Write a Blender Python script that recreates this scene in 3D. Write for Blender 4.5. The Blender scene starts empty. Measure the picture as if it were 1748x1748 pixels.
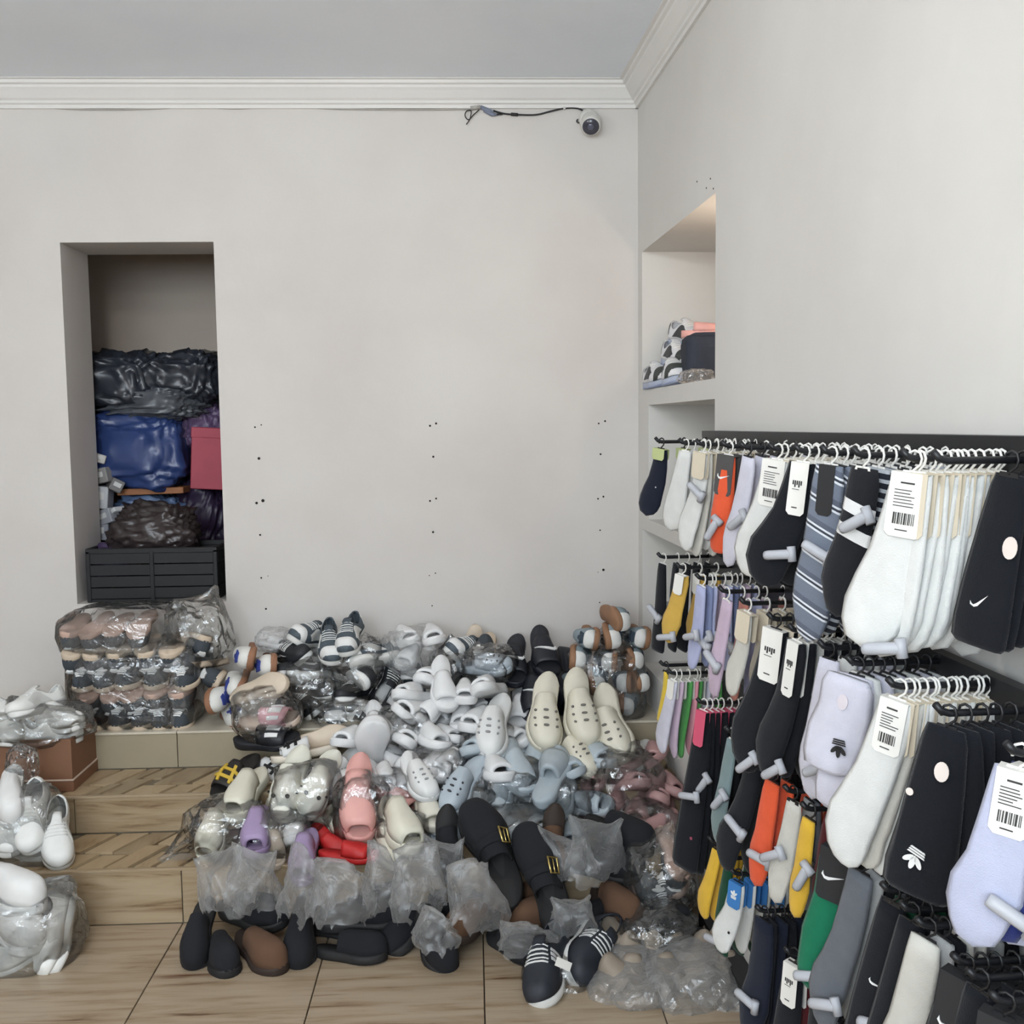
import bpy, bmesh, math, random
from mathutils import Vector, Matrix, Euler, noise
PI = math.pi
scene = bpy.context.scene
col = scene.collection

# ---------------------------------------------------------------- camera
EYE = 1.45
YAW, PITCH, ROLL = 0.0379, 0.0847, 0.0120
FPX, FRAME = 1748.0, 1748.0
def _axes():
    cy, sy, cp, sp = math.cos(YAW), math.sin(YAW), math.cos(PITCH), math.sin(PITCH)
    f = Vector((sy*cp, cy*cp, -sp)); r = Vector((cy, -sy, 0)); d = f.cross(r)
    c, s = math.cos(ROLL), math.sin(ROLL)
    return c*r + s*d, -s*r + c*d, f
AX_R, AX_D, AX_F = _axes()
camd = bpy.data.cameras.new('camera'); cam = bpy.data.objects.new('camera', camd); col.objects.link(cam)
camd.sensor_fit = 'HORIZONTAL'; camd.sensor_width = 36.0; camd.lens = 36.0*FPX/FRAME
camd.clip_start = 0.02; camd.clip_end = 60
cam.matrix_world = Matrix(((AX_R.x, -AX_D.x, -AX_F.x, 0), (AX_R.y, -AX_D.y, -AX_F.y, 0), (AX_R.z, -AX_D.z, -AX_F.z, EYE), (0, 0, 0, 1)))
scene.camera = cam
def ray(px, py):
    d = AX_R*((px-874)/FPX) + AX_D*((py-874)/FPX) + AX_F
    return d/d.y
def P(px, py, Y):                       # the point of the room at depth Y seen there
    d = ray(px, py)
    return Vector((d.x*Y, Y, EYE + d.z*Y))
def PZ(px, py, z):                      # the point at height z seen there
    d = ray(px, py); t = (z-EYE)/d.z
    return Vector((d.x*t, t, z))

# ---------------------------------------------------------------- world, exposure, big lights
w = bpy.data.worlds.new('room_world'); scene.world = w; w.use_nodes = True
w.node_tree.nodes['Background'].inputs[0].default_value = (0.75, 0.85, 1, 1)
w.node_tree.nodes['Background'].inputs[1].default_value = 0.6
vs = scene.view_settings
vs.view_transform = 'Standard'; vs.look = 'None'; vs.exposure = 0.11; vs.gamma = 1.0; vs.use_curve_mapping = False
scene.cycles.transparent_max_bounces = 12
scene.cycles.max_bounces = 5; scene.cycles.diffuse_bounces = 4; scene.cycles.glossy_bounces = 2; scene.cycles.transmission_bounces = 2
scene.cycles.adaptive_threshold = 0.06
scene.cycles.caustics_reflective = False; scene.cycles.caustics_refractive = False
def area(name, loc, target, size, size_y, power, colr):
    l = bpy.data.lights.new(name, 'AREA'); l.shape = 'RECTANGLE'; l.size = size; l.size_y = size_y
    l.energy = power; l.color = colr
    o = bpy.data.objects.new(name, l); col.objects.link(o); o.location = loc
    o.rotation_euler = (Vector(target)-Vector(loc)).to_track_quat('-Z', 'Y').to_euler()
    return o
area('window_daylight', (-0.9, -2.42, 1.95), (-0.9, 3, 2.6), 2.6, 1.3, 112, (0.80, 0.91, 1.0))

# ---------------------------------------------------------------- materials
MATS = {}
def nt(name):
    m = bpy.data.materials.new(name); m.use_nodes = True
    return m, m.node_tree, m.node_tree.nodes['Principled BSDF']
def lin(c):
    return tuple(((x/12.92) if x <= 0.04045 else ((x+0.055)/1.055)**2.4) for x in (v/255 for v in c)) + (1,)
def mat(name, rgb, rough=0.6, metal=0.0, var=0.06, scale=14.0, bump=0.0, bscale=120.0, spec=0.5, sheen=0.0):
    if name in MATS: return MATS[name]
    m, t, b = nt(name)
    c = lin(rgb)
    b.inputs['Roughness'].default_value = rough; b.inputs['Metallic'].default_value = metal
    b.inputs['Specular IOR Level'].default_value = spec
    if sheen: b.inputs['Sheen Weight'].default_value = sheen
    tc = t.nodes.new('ShaderNodeTexCoord')
    n = t.nodes.new('ShaderNodeTexNoise'); n.inputs['Scale'].default_value = scale; n.inputs['Detail'].default_value = 3
    t.links.new(tc.outputs['Object'], n.inputs['Vector'])
    r = t.nodes.new('ShaderNodeValToRGB')
    r.color_ramp.elements[0].position = 0.3; r.color_ramp.elements[1].position = 0.7
    r.color_ramp.elements[0].color = tuple(max(0, x*(1-var)) for x in c[:3]) + (1,)
    r.color_ramp.elements[1].color = tuple(min(1, x*(1+var)) for x in c[:3]) + (1,)
    t.links.new(n.outputs['Fac'], r.inputs['Fac']); t.links.new(r.outputs['Color'], b.inputs['Base Color'])
    if bump:
        n2 = t.nodes.new('ShaderNodeTexNoise'); n2.inputs['Scale'].default_value = bscale; n2.inputs['Detail'].default_value = 2
        t.links.new(tc.outputs['Object'], n2.inputs['Vector'])
        bp = t.nodes.new('ShaderNodeBump'); bp.inputs['Strength'].default_value = bump; bp.inputs['Distance'].default_value = 0.004
        t.links.new(n2.outputs['Fac'], bp.inputs['Height']); t.links.new(bp.outputs['Normal'], b.inputs['Normal'])
    MATS[name] = m
    return m
def plaster(name, a, b2, rough=0.75):
    m, t, b = nt(name); MATS[name] = m
    b.inputs['Roughness'].default_value = rough; b.inputs['Specular IOR Level'].default_value = 0.3
    g = t.nodes.new('ShaderNodeNewGeometry')
    n = t.nodes.new('ShaderNodeTexNoise'); n.inputs['Scale'].default_value = 1.7; n.inputs['Detail'].default_value = 5; n.inputs['Roughness'].default_value = 0.55
    t.links.new(g.outputs['Position'], n.inputs['Vector'])
    r = t.nodes.new('ShaderNodeValToRGB'); r.color_ramp.elements[0].position = 0.32; r.color_ramp.elements[1].position = 0.68
    r.color_ramp.elements[0].color = lin(a); r.color_ramp.elements[1].color = lin(b2)
    t.links.new(n.outputs['Fac'], r.inputs['Fac']); t.links.new(r.outputs['Color'], b.inputs['Base Color'])
    n2 = t.nodes.new('ShaderNodeTexNoise'); n2.inputs['Scale'].default_value = 9; n2.inputs['Detail'].default_value = 6
    t.links.new(g.outputs['Position'], n2.inputs['Vector'])
    bp = t.nodes.new('ShaderNodeBump'); bp.inputs['Strength'].default_value = 0.25; bp.inputs['Distance'].default_value = 0.01
    t.links.new(n2.outputs['Fac'], bp.inputs['Height']); t.links.new(bp.outputs['Normal'], b.inputs['Normal'])
    return m
def woodtile(name, light, mid, dark, along='X', seed=0.0):
    m, t, b = nt(name); MATS[name] = m
    b.inputs['Roughness'].default_value = 0.32
    g = t.nodes.new('ShaderNodeNewGeometry'); oi = t.nodes.new('ShaderNodeObjectInfo')
    mp = t.nodes.new('ShaderNodeMapping'); mp.vector_type = 'POINT'
    mp.inputs['Scale'].default_value = {'X': (1.3, 16, 16), 'D': (7.0, 1.6, 7.0)}[along]
    add = t.nodes.new('ShaderNodeVectorMath'); add.operation = 'ADD'
    mul = t.nodes.new('ShaderNodeMath'); mul.operation = 'MULTIPLY'; mul.inputs[1].default_value = 37
    t.links.new(oi.outputs['Random'], mul.inputs[0])
    t.links.new(g.outputs['Position'], mp.inputs['Vector'])
    t.links.new(mp.outputs['Vector'], add.inputs[0]); t.links.new(mul.outputs[0], add.inputs[1])
    n = t.nodes.new('ShaderNodeTexNoise'); n.inputs['Scale'].default_value = 2.1; n.inputs['Detail'].default_value = 7; n.inputs['Roughness'].default_value = 0.62
    n.inputs['Distortion'].default_value = 0.5
    t.links.new(add.outputs[0], n.inputs['Vector'])
    r = t.nodes.new('ShaderNodeValToRGB'); e = r.color_ramp.elements
    e[0].position = 0.30; e[0].color = lin(dark); e[1].position = 0.75; e[1].color = lin(light)
    x = e.new(0.40); x.color = lin(mid); x = e.new(0.52); x.color = lin([(p*2+q)//3 for p, q in zip(light, mid)])
    t.links.new(n.outputs['Fac'], r.inputs['Fac'])
    # sparse reddish knots in the printed grain
    n3 = t.nodes.new('ShaderNodeTexNoise'); n3.inputs['Scale'].default_value = 1.15; n3.inputs['Detail'].default_value = 3; n3.inputs['Distortion'].default_value = 0.3
    t.links.new(add.outputs[0], n3.inputs['Vector'])
    r3 = t.nodes.new('ShaderNodeValToRGB'); r3.color_ramp.elements[0].position = 0.66; r3.color_ramp.elements[1].position = 0.76
    t.links.new(n3.outputs['Fac'], r3.inputs['Fac'])
    mx = t.nodes.new('ShaderNodeMix'); mx.data_type = 'RGBA'
    t.links.new(r3.outputs['Color'], mx.inputs[0]); t.links.new(r.outputs['Color'], mx.inputs[6]); mx.inputs[7].default_value = lin((104, 68, 44))
    t.links.new(mx.outputs[2], b.inputs['Base Color'])
    return m
def film(name, gloss, haze, tint=(1, 1, 1), rough=0.1, bump=0.5):
    m, t, b = nt(name); MATS[name] = m
    t.nodes.remove(b); out = t.nodes['Material Output']
    tr = t.nodes.new('ShaderNodeBsdfTransparent'); tr.inputs[0].default_value = tint + (1,)
    gl = t.nodes.new('ShaderNodeBsdfGlossy'); gl.inputs['Roughness'].default_value = rough; gl.inputs[0].default_value = (0.95, 0.95, 0.95, 1)
    df = t.nodes.new('ShaderNodeBsdfDiffuse'); df.inputs[0].default_value = (0.82, 0.83, 0.83, 1)
    tl = t.nodes.new('ShaderNodeBsdfTranslucent'); tl.inputs[0].default_value = (0.82, 0.83, 0.83, 1)
    hz = t.nodes.new('ShaderNodeMixShader'); hz.inputs[0].default_value = 0.5
    t.links.new(df.outputs[0], hz.inputs[1]); t.links.new(tl.outputs[0], hz.inputs[2])
    fr = t.nodes.new('ShaderNodeFresnel'); fr.inputs[0].default_value = 1.5
    tc = t.nodes.new('ShaderNodeTexCoord')
    n = t.nodes.new('ShaderNodeTexNoise'); n.inputs['Scale'].default_value = 22; n.inputs['Detail'].default_value = 4; n.inputs['Distortion'].default_value = 1.5
    t.links.new(tc.outputs['Object'], n.inputs['Vector'])
    bp = t.nodes.new('ShaderNodeBump'); bp.inputs['Strength'].default_value = bump; bp.inputs['Distance'].default_value = 0.02
    t.links.new(n.outputs['Fac'], bp.inputs['Height']); t.links.new(bp.outputs[0], gl.inputs['Normal']); t.links.new(bp.outputs[0], fr.inputs['Normal'])
    ml = t.nodes.new('ShaderNodeMath'); ml.operation = 'MULTIPLY_ADD'; ml.inputs[1].default_value = gloss; ml.inputs[2].default_value = gloss*0.075; ml.use_clamp = True
    t.links.new(fr.outputs[0], ml.inputs[0])
    m1 = t.nodes.new('ShaderNodeMixShader')
    # seen edge-on the film is thicker, so it scatters more
    lw = t.nodes.new('ShaderNodeLayerWeight'); lw.inputs['Blend'].default_value = 0.5; t.links.new(bp.outputs[0], lw.inputs['Normal'])
    pw = t.nodes.new('ShaderNodeMath'); pw.operation = 'POWER'; pw.inputs[1].default_value = 2.2; t.links.new(lw.outputs['Facing'], pw.inputs[0])
    mh = t.nodes.new('ShaderNodeMath'); mh.operation = 'MULTIPLY_ADD'; mh.inputs[1].default_value = min(0.7, haze*2.2); mh.inputs[2].default_value = haze; mh.use_clamp = True
    t.links.new(pw.outputs[0], mh.inputs[0]); t.links.new(mh.outputs[0], m1.inputs[0])
    t.links.new(tr.outputs[0], m1.inputs[1]); t.links.new(hz.outputs[0], m1.inputs[2])
    m2 = t.nodes.new('ShaderNodeMixShader')
    t.links.new(ml.outputs[0], m2.inputs[0]); t.links.new(m1.outputs[0], m2.inputs[1]); t.links.new(gl.outputs[0], m2.inputs[2])
    t.links.new(m2.outputs[0], out.inputs[0])
    return m
def emit(name, rgb, s):
    m, t, b = nt(name); MATS[name] = m
    b.inputs['Emission Color'].default_value = rgb + (1,); b.inputs['Emission Strength'].default_value = s
    return m
WALL = plaster('wall_plaster', (209, 203, 198), (218, 214, 209))
WALLR = plaster('right_wall_plaster', (213, 210, 205), (221, 219, 214))
CEIL = plaster('ceiling_plaster', (236, 241, 249), (241, 246, 252))
CORN = plaster('cornice_paint', (226, 224, 220), (232, 230, 227), 0.6)
TILE = woodtile('wood_print_tile', (176, 160, 138), (152, 132, 106), (100, 72, 50))
TILE2 = woodtile('riser_print_tile', (176, 158, 131), (154, 133, 104), (100, 74, 52))
PLAIN = mat('plain_tan_tile', (160, 149, 126), 0.4, var=0.05, scale=5)
GROUT = mat('dark_grout', (84, 72, 60), 0.9)
GROUTG = mat('grey_grout', (122, 112, 95), 0.9)

# ---------------------------------------------------------------- builders
def tag(o, label=None, cat=None, group=None, kind=None):
    if label: o['label'] = label
    if cat: o['category'] = cat
    if group: o['group'] = group
    if kind: o['kind'] = kind
    return o
class MB:
    def __init__(s): s.v = []; s.f = []; s.sm = []
    def add(s, vs_, fs, smooth=True):
        k = len(s.v); s.v += [tuple(p) for p in vs_]; s.f += [tuple(i+k for i in f) for f in fs]; s.sm += [smooth]*len(fs); return s
    def box(s, a, b, M=None):
        (x0, y0, z0), (x1, y1, z1) = a, b
        p = [Vector(q) for q in ((x0,y0,z0),(x1,y0,z0),(x1,y1,z0),(x0,y1,z0),(x0,y0,z1),(x1,y0,z1),(x1,y1,z1),(x0,y1,z1))]
        if M: p = [M @ q for q in p]
        return s.add(p, [(3,2,1,0),(4,5,6,7),(0,1,5,4),(1,2,6,5),(2,3,7,6),(3,0,4,7)], False)
    def bbox(s, a, b, r=0.003, M=None):       # a box with chamfered edges
        (x0, y0, z0), (x1, y1, z1) = a, b
        rings = []
        for z, i in ((z0, r), (z0+r, 0), (z1-r, 0), (z1, r)):
            rings.append([Vector((x0+i+r*0, y0+i+r, z)), Vector((x0+i+r, y0+i, z)), Vector((x1-i-r, y0+i, z)), Vector((x1-i, y0+i+r, z)),
                          Vector((x1-i, y1-i-r, z)), Vector((x1-i-r, y1-i, z)), Vector((x0+i+r, y1-i, z)), Vector((x0+i, y1-i-r, z))])
        if M: rings = [[M @ q for q in g] for g in rings]
        return s.loft(rings, True, True, smooth=False)
    def loft(s, rings, closed=True, caps=False, smooth=True):
        n = len(rings[0]); vs_ = [p for g in rings for p in g]; fs = []
        for i in range(len(rings)-1):
            for j in range(n if closed else n-1):
                k = (j+1) % n
                fs.append((i*n+j, i*n+k, (i+1)*n+k, (i+1)*n+j))
        if caps:
            fs.append(tuple(range(n-1, -1, -1))); q = (len(rings)-1)*n; fs.append(tuple(q+j for j in range(n)))
        return s.add(vs_, fs, smooth)
    def tube(s, pts, r, n=6, caps=True):
        pts = [Vector(p) for p in pts]; rings = []; up = None
        for i, p in enumerate(pts):
            t = (pts[min(i+1, len(pts)-1)] - pts[max(i-1, 0)]).normalized()
            if up is None:
                up = Vector((0, 0, 1)) if abs(t.z) < 0.9 else Vector((1, 0, 0))
            a = t.cross(up).normalized(); up = a.cross(t).normalized()
            rr = r[i] if isinstance(r, (list, tuple)) else r
            rings.append([p + rr*(math.cos(2*PI*j/n)*a + math.sin(2*PI*j/n)*up) for j in range(n)])
        return s.loft(rings, True, caps)
    def disc(s, c, nrm, r, h, n=12):          # short cylinder from c along nrm
        nrm = Vector(nrm).normalized(); c = Vector(c)
        return s.tube([c, c+nrm*h], r, n)
    def prism(s, poly, f, h):                 # polygon in 2-D mapped by f(x, y, z)
        n = len(poly)
        s.add([f(x, y, 0) for x, y in poly] + [f(x, y, h) for x, y in poly],
              [tuple(range(n-1, -1, -1)), tuple(range(n, 2*n))] + [(i, (i+1) % n, n+(i+1) % n, n+i) for i in range(n)], False)
        return s
    def mesh(s, name, m, merge=0.0, solid=0.0):
        me = bpy.data.meshes.new(name)
        me.from_pydata(s.v, [], s.f)
        me.polygons.foreach_set('use_smooth', s.sm)
        if merge or solid:
            bm = bmesh.new(); bm.from_mesh(me)
            if merge: bmesh.ops.remove_doubles(bm, verts=bm.verts, dist=merge)
            bmesh.ops.recalc_face_normals(bm, faces=bm.faces)
            if solid: bmesh.ops.solidify(bm, geom=bm.faces[:], thickness=solid)
            for f in bm.faces: f.smooth = True
            bm.to_mesh(me); bm.free()
        me.materials.append(m); me.update()
        return me
    def build(s, name, m, parent=None, merge=0.0, solid=0.0):
        return obj(name, s.mesh(name, m, merge, solid), parent)
def obj(name, me, parent=None):
    o = bpy.data.objects.new(name, me); col.objects.link(o)
    if parent: o.parent = parent
    return o
def thing(name, label, cat, group=None, loc=(0, 0, 0), rot=(0, 0, 0), sc=1.0):
    o = bpy.data.objects.new(name, None); col.objects.link(o)
    o.empty_display_size = 0.05
    o.location = loc; o.rotation_euler = rot; o.scale = (sc, sc, sc)
    return tag(o, label, cat, group)
def dup(root, label=None, group=None, loc=None, rot=None, sc=None, swap=None):
    # copy a thing with its parts and sub-parts; swap maps part name -> mesh
    r = root.copy(); col.objects.link(r)
    if label: r['label'] = label
    if group: r['group'] = group
    elif 'group' in r: del r['group']
    if loc is not None: r.location = loc
    if rot is not None: r.rotation_euler = rot
    if sc is not None: r.scale = (sc, sc, sc)
    for ch in root.children:
        c = ch.copy(); col.objects.link(c); c.parent = r
        for g in ch.children:
            d = g.copy(); col.objects.link(d); d.parent = c
    return r
# ---------------------------------------------------------------- the room shell
Y1, Y2, Y3, YW = 2.941, 3.221, 3.481, 3.861          # riser 1, riser 2, riser 3, back wall
Z1, Z2, Z3 = 0.167, 0.289, 0.417                     # tread 1, tread 2, ledge
ZC = 2.69
WA = 0.0460                                           # the right wall is a little out of square
WT = Vector((math.sin(WA), -math.cos(WA), 0)); WN = Vector((-math.cos(WA), -math.sin(WA), 0))
CORNER = Vector((0.628, YW, 0))
def W(s, n, z): return CORNER + WT*s + WN*n + Vector((0, 0, z))
def wall_s(px, py):                                   # where a sight line meets the right wall
    d = ray(px, py); o = Vector((0, 0, EYE)); q = W(0, 0, 0)
    t = (q-o).dot(WN)/d.dot(WN); p = o + d*t
    return (p-CORNER).dot(WT), p.z
XL, YF = -2.3, -2.5
# floor slab and its tiles
fl = tag(MB().box((XL, YF, -0.08), (1.1, Y1, -0.012)).build('floor', GROUT), kind='structure')
TW = 0.4415; tm = {}
for i in range(-4, 5):
    x0 = 0.0097 + TW*(i-1); x1 = x0+TW
    if x0 > 1.05: continue
    for j in range(6):
        y1_ = Y1 - j*0.9; y0 = max(YF, y1_-0.9)
        a, b = max(XL, x0)+0.0016, min(1.08, x1)-0.0016
        if b-a < 0.03: continue
        key = (round(b-a, 3), round(y1_-y0, 3))
        if key not in tm:
            tm[key] = MB().bbox((0, 0, -0.012), (b-a, y1_-y0-0.003, 0), 0.0012).mesh('floor_tile', TILE)
        o = obj('floor_tile', tm[key], fl); o.location = (a, y0+0.0015, 0)
# steps: each a core with riser tiles and tread pieces
def step(n, y0, y1_, z0, z1, joints, m, tread):
    c = tag(MB().box((XL, y0+0.008, -0.05), (1.05, y1_+0.3, z1-0.008)).build('floor_step_%d' % n, GROUTG), kind='structure')
    xs = [XL]+joints+[CORNER.x+0.08]
    for a, b in zip(xs, xs[1:]):
        o = MB().bbox((a+0.0015, y0, z0+0.001), (b-0.0015, y0+0.012, z1-0.006), 0.001).build('riser_tile', m, c)
    if tread == 'edge':
        for a, b in zip(xs, xs[1:]):
            MB().bbox((a+0.001, y0-0.004, z1-0.008), (b-0.001, y1_+0.3, z1), 0.0012).build('ledge_tile', mat('ledge_tile', (205, 196, 178), 0.35), c)
    else:
        rnd = random.Random(n*7+1); x = XL; w_ = y1_-y0+0.012
        MB().bbox((XL, y0-0.002, z1-0.008), (CORNER.x+0.08, y0+0.012, z1), 0.001).build('nosing', TILE2, c)
        while x < CORNER.x+0.02:
            wd = rnd.uniform(0.05, 0.13); sk = 0.16
            split = rnd.uniform(0.35, 0.65); ya, yb, yc = y0+0.016, y0+0.016+(w_-0.03)*split, y0+w_-0.006
            for p, q in ((ya, yb), (yb, yc)):
                sh = (0.03 if p == yb else 0)+rnd.uniform(-0.003, 0.003)
                f0 = (p-y0)*0.42; f1 = (q-y0)*0.42
                pl = [(x+f0+sh, p), (x+wd+f0+sh-0.016, p), (x+wd+f1+sh-0.016, q-0.014), (x+f1+sh, q-0.014)]
                if p == yb and rnd.random() < 0.15: continue
                MB().prism(pl, lambda a, b, h, z=z1: Vector((min(a, CORNER.x+0.06), b, z-0.008+h)), 0.008+rnd.uniform(0, 0.001)).build('tread_piece', MOSA[rnd.randrange(3)], c)
            x += wd
    return c
MOSA = [woodtile('mosaic_tile_a', (176, 154, 122), (162, 138, 106), (140, 114, 84), 'D'),
        woodtile('mosaic_tile_b', (160, 142, 114), (146, 126, 98), (126, 104, 76), 'D'),
        woodtile('mosaic_tile_c', (184, 163, 132), (168, 144, 112), (150, 122, 90), 'D')]
step(1, Y1, Y2, 0, Z1, [-1.314, -0.8725, -0.431, 0.0105, 0.452], TILE2, 'mosaic')
step(2, Y2, Y3, Z1, Z2, [P(-60, 1400, Y2).x, P(128, 1400, Y2).x, P(369, 1400, Y2).x, P(610, 1400, Y2).x, P(850, 1400, Y2).x], TILE2, 'mosaic')
step(3, Y3, YW, Z2, Z3, [P(36, 1280, Y3).x, P(303, 1280, Y3).x, P(570, 1280, Y3).x, P(837, 1280, Y3).x, P(1104, 1280, Y3).x-0.12], PLAIN, 'edge')

# back wall with the opening of the store alcove
OX0, OX1, OZ0, OZ1, TH = -1.490, -0.936, 0.80, 2.132, 0.27
m = MB()
for a, b in (((XL-0.1, YW, -0.05), (OX0, YW+TH, ZC+0.05)), ((OX1, YW, -0.05), (0.70, YW+TH, ZC+0.05)),
             ((OX0, YW, OZ1), (OX1, YW+TH, ZC+0.05)), ((OX0, YW, -0.05), (OX1, YW+TH, OZ0))):
    m.box(a, b)
wb = tag(m.build('wall_back', WALL), kind='structure')
# the alcove room behind it
m = MB(); yb = YW+TH; ab = yb+0.75
m.box((OX0-0.5, ab, OZ0-0.1), (OX1+0.5, ab+0.05, 2.7)); m.box((OX0-0.55, yb, OZ0-0.1), (OX0-0.5, ab, 2.7)); m.box((OX1+0.5, yb, OZ0-0.1), (OX1+0.55, ab, 2.7))
m.box((OX0-0.5, yb, 2.66), (OX1+0.5, ab, 2.7)); m.box((OX0-0.5, yb, OZ0-0.1), (OX1+0.5, ab, OZ0))
tag(m.build('wall_alcove', mat('alcove_plaster', (206, 192, 178), 0.8, var=0.05, scale=3)), kind='structure')
# right wall, in its own frame: s along the wall, n into the room
sa, za = wall_s(1096, 429); sb, zb = wall_s(1222, 330); NZ1 = (za+zb)/2
_, z_1 = wall_s(1097, 664); _, z_2 = wall_s(1218, 649); NZ0 = (z_1+z_2)/2
sc_, z_1 = wall_s(1107, 690); sd, z_2 = wall_s(1218, 683); LZ1 = (z_1+z_2)/2
_, LZ0 = wall_s(1122, 893)
SEND, WTH = 6.5, 0.34
def wbox(m, s0, s1, n0, n1, z0, z1):
    p = [W(s, n, z) for z in (z0, z1) for s, n in ((s0, n0), (s1, n0), (s1, n1), (s0, n1))]
    m.add(p, [(0,1,2,3),(7,6,5,4),(0,4,5,1),(1,5,6,2),(2,6,7,3),(3,7,4,0)], False)
m = MB()
wbox(m, -0.3, sa, -WTH, 0, -0.05, ZC+0.05)
wbox(m, sb, SEND, -WTH, 0, -0.05, ZC+0.05)
wbox(m, sa, sb, -WTH, 0, NZ1, ZC+0.05)
wbox(m, sa, sb, -WTH, 0, LZ1, NZ0)
wbox(m, sa, sb, -WTH, 0, LZ0-0.045, LZ0)
wbox(m, sa, sc_, -WTH, 0, LZ0, LZ1)
wbox(m, sa, sb, -WTH, 0, -0.05, 0.55)
wbox(m, sa, sb, -WTH-0.05, -WTH, 0, NZ1+0.2)
wr = tag(m.build('wall_right', WALLR), kind='structure')
# left and front wall (behind the camera), ceiling
tag(MB().box((XL-0.1, YF, -0.05), (XL, YW+0.1, ZC+0.05)).build('wall_left', WALL), kind='structure')
m = MB()
WX0, WX1, WZ0, WZ1 = -2.2, 0.4, 1.3, 2.6
for a, b in (((XL-0.1, YF-0.1, -0.05), (WX0, YF, ZC+0.05)), ((WX1, YF-0.1, -0.05), (1.3, YF, ZC+0.05)), ((WX0, YF-0.1, -0.05), (WX1, YF, WZ0)), ((WX0, YF-0.1, WZ1), (WX1, YF, ZC+0.05))):
    m.box(a, b)
tag(m.build('wall_front', WALL), kind='structure')
tag(MB().box((XL-0.1, YF-0.1, ZC), (1.3, YW+0.1, ZC+0.1)).build('ceiling', CEIL), kind='structure')
# cornice mouldings
prof = [(0, 0.086), (0.010, 0.086), (0.012, 0.074), (0.020, 0.070), (0.022, 0.062), (0.030, 0.056), (0.048, 0.034), (0.056, 0.026), (0.058, 0.018), (0.068, 0.014), (0.070, 0.004), (0.082, 0.002), (0.082, 0)]
m = MB(); m.loft([[Vector((x, YW-n+0.0, ZC-d)) for n, d in prof+[(0, 0)]] for x in (XL, CORNER.x+0.05)], True, True, False)
tag(m.build('trim_1', CORN), kind='structure')
m = MB(); m.loft([[W(s, n, ZC-d) for n, d in prof+[(0, 0)]] for s in (-0.02, SEND)], True, True, False)
tag(m.build('trim_2', CORN), kind='structure')
# drill holes left in the walls
HOLE = mat('drill_hole', (38, 34, 32), 0.9)
hm = MB().disc((0, 0, 0), (0, -1, 0), 0.0042, 0.0012, 8).mesh('drill_hole', HOLE)
zm = [(800/924.0)]
for cx_, cy_, r in [(88,98,.8),(115,88,.6),(105,231,1.3),(95,421,1.2),(122,411,1.5),(110,557,.9),(115,740,.8),(143,732,.4),(135,872,.9),(834,92,1),(860,82,1),(848,224,1),(834,412,.9),(860,402,.9),(847,545,1),(831,730,.5),(857,720,.6),(843,859,.6),(1553,82,.8),(1580,72,.9),(1561,213,.9),(1550,403,.8),(1573,394,.9),(1559,537,.7),(1573,706,1.2),(1550,716,.4),(1557,845,.6)]:
    o = obj('drill_hole', hm, wb); o.location = P(400+cx_*0.4005, 690+cy_*0.4005, YW); o.location.y = YW; o.scale = (r, 1, r)
for px, py in ((1190, 310), (1206, 321), (1213, 305), (1218, 322), (1088, 605), (1085, 667)):
    s_, z_ = wall_s(px, py)
    if s_ < 0: continue
    o = obj('drill_hole', hm, wr); o.location = W(s_, 0, z_); o.rotation_euler = (0, 0, -PI/2+WA); o.scale = (0.6, 1, 0.6)
# window in the front wall, and two ceiling lamps, all behind the camera
m = MB()
for a, b in (((WX0, YF-0.07, WZ0), (WX0+0.06, YF-0.02, WZ1)), ((WX1-0.06, YF-0.07, WZ0), (WX1, YF-0.02, WZ1)), ((WX0, YF-0.07, WZ0), (WX1, YF-0.02, WZ0+0.06)), ((WX0, YF-0.07, WZ1-0.06), (WX1, YF-0.02, WZ1)), ((-0.93, YF-0.07, WZ0), (-0.87, YF-0.02, WZ1))):
    m.box(a, b)
tag(m.build('window_1', mat('window_white', (225, 225, 225), 0.4)), kind='structure')
def lamp(x, y, z, r, power, colr, label):
    t = thing('pendant_lamp', label, 'lamp', None, (x, y, ZC))
    MB().tube([(0, 0, 0), (0, 0, -0.025)], 0.05, 16).build('ceiling_rose', mat('lamp_white', (230, 230, 228), 0.4), t)
    MB().tube([(0, 0, -0.02), (0, 0, z-ZC+r)], 0.004, 6).build('cord', MATS['lamp_white'], t)
    rings = [[Vector((r*math.sin(a)*math.cos(b*PI/8), r*math.sin(a)*math.sin(b*PI/8), z-ZC-r*math.cos(a))) for b in range(16)] for a in [PI*k/10 for k in range(11)]]
    MB().loft(rings).build('globe', emit('lamp_glow_'+label[:4], colr, power), t, merge=1e-5)
lamp(-0.95, 1.95, 2.40, 0.07, 84, (1, 0.96, 0.92), 'small white globe lamp hanging nearest the back wall')
lamp(-0.35, -0.4, 2.32, 0.12, 60, (1, 0.97, 0.94), 'large white globe lamp hanging near the shop window')
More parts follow.
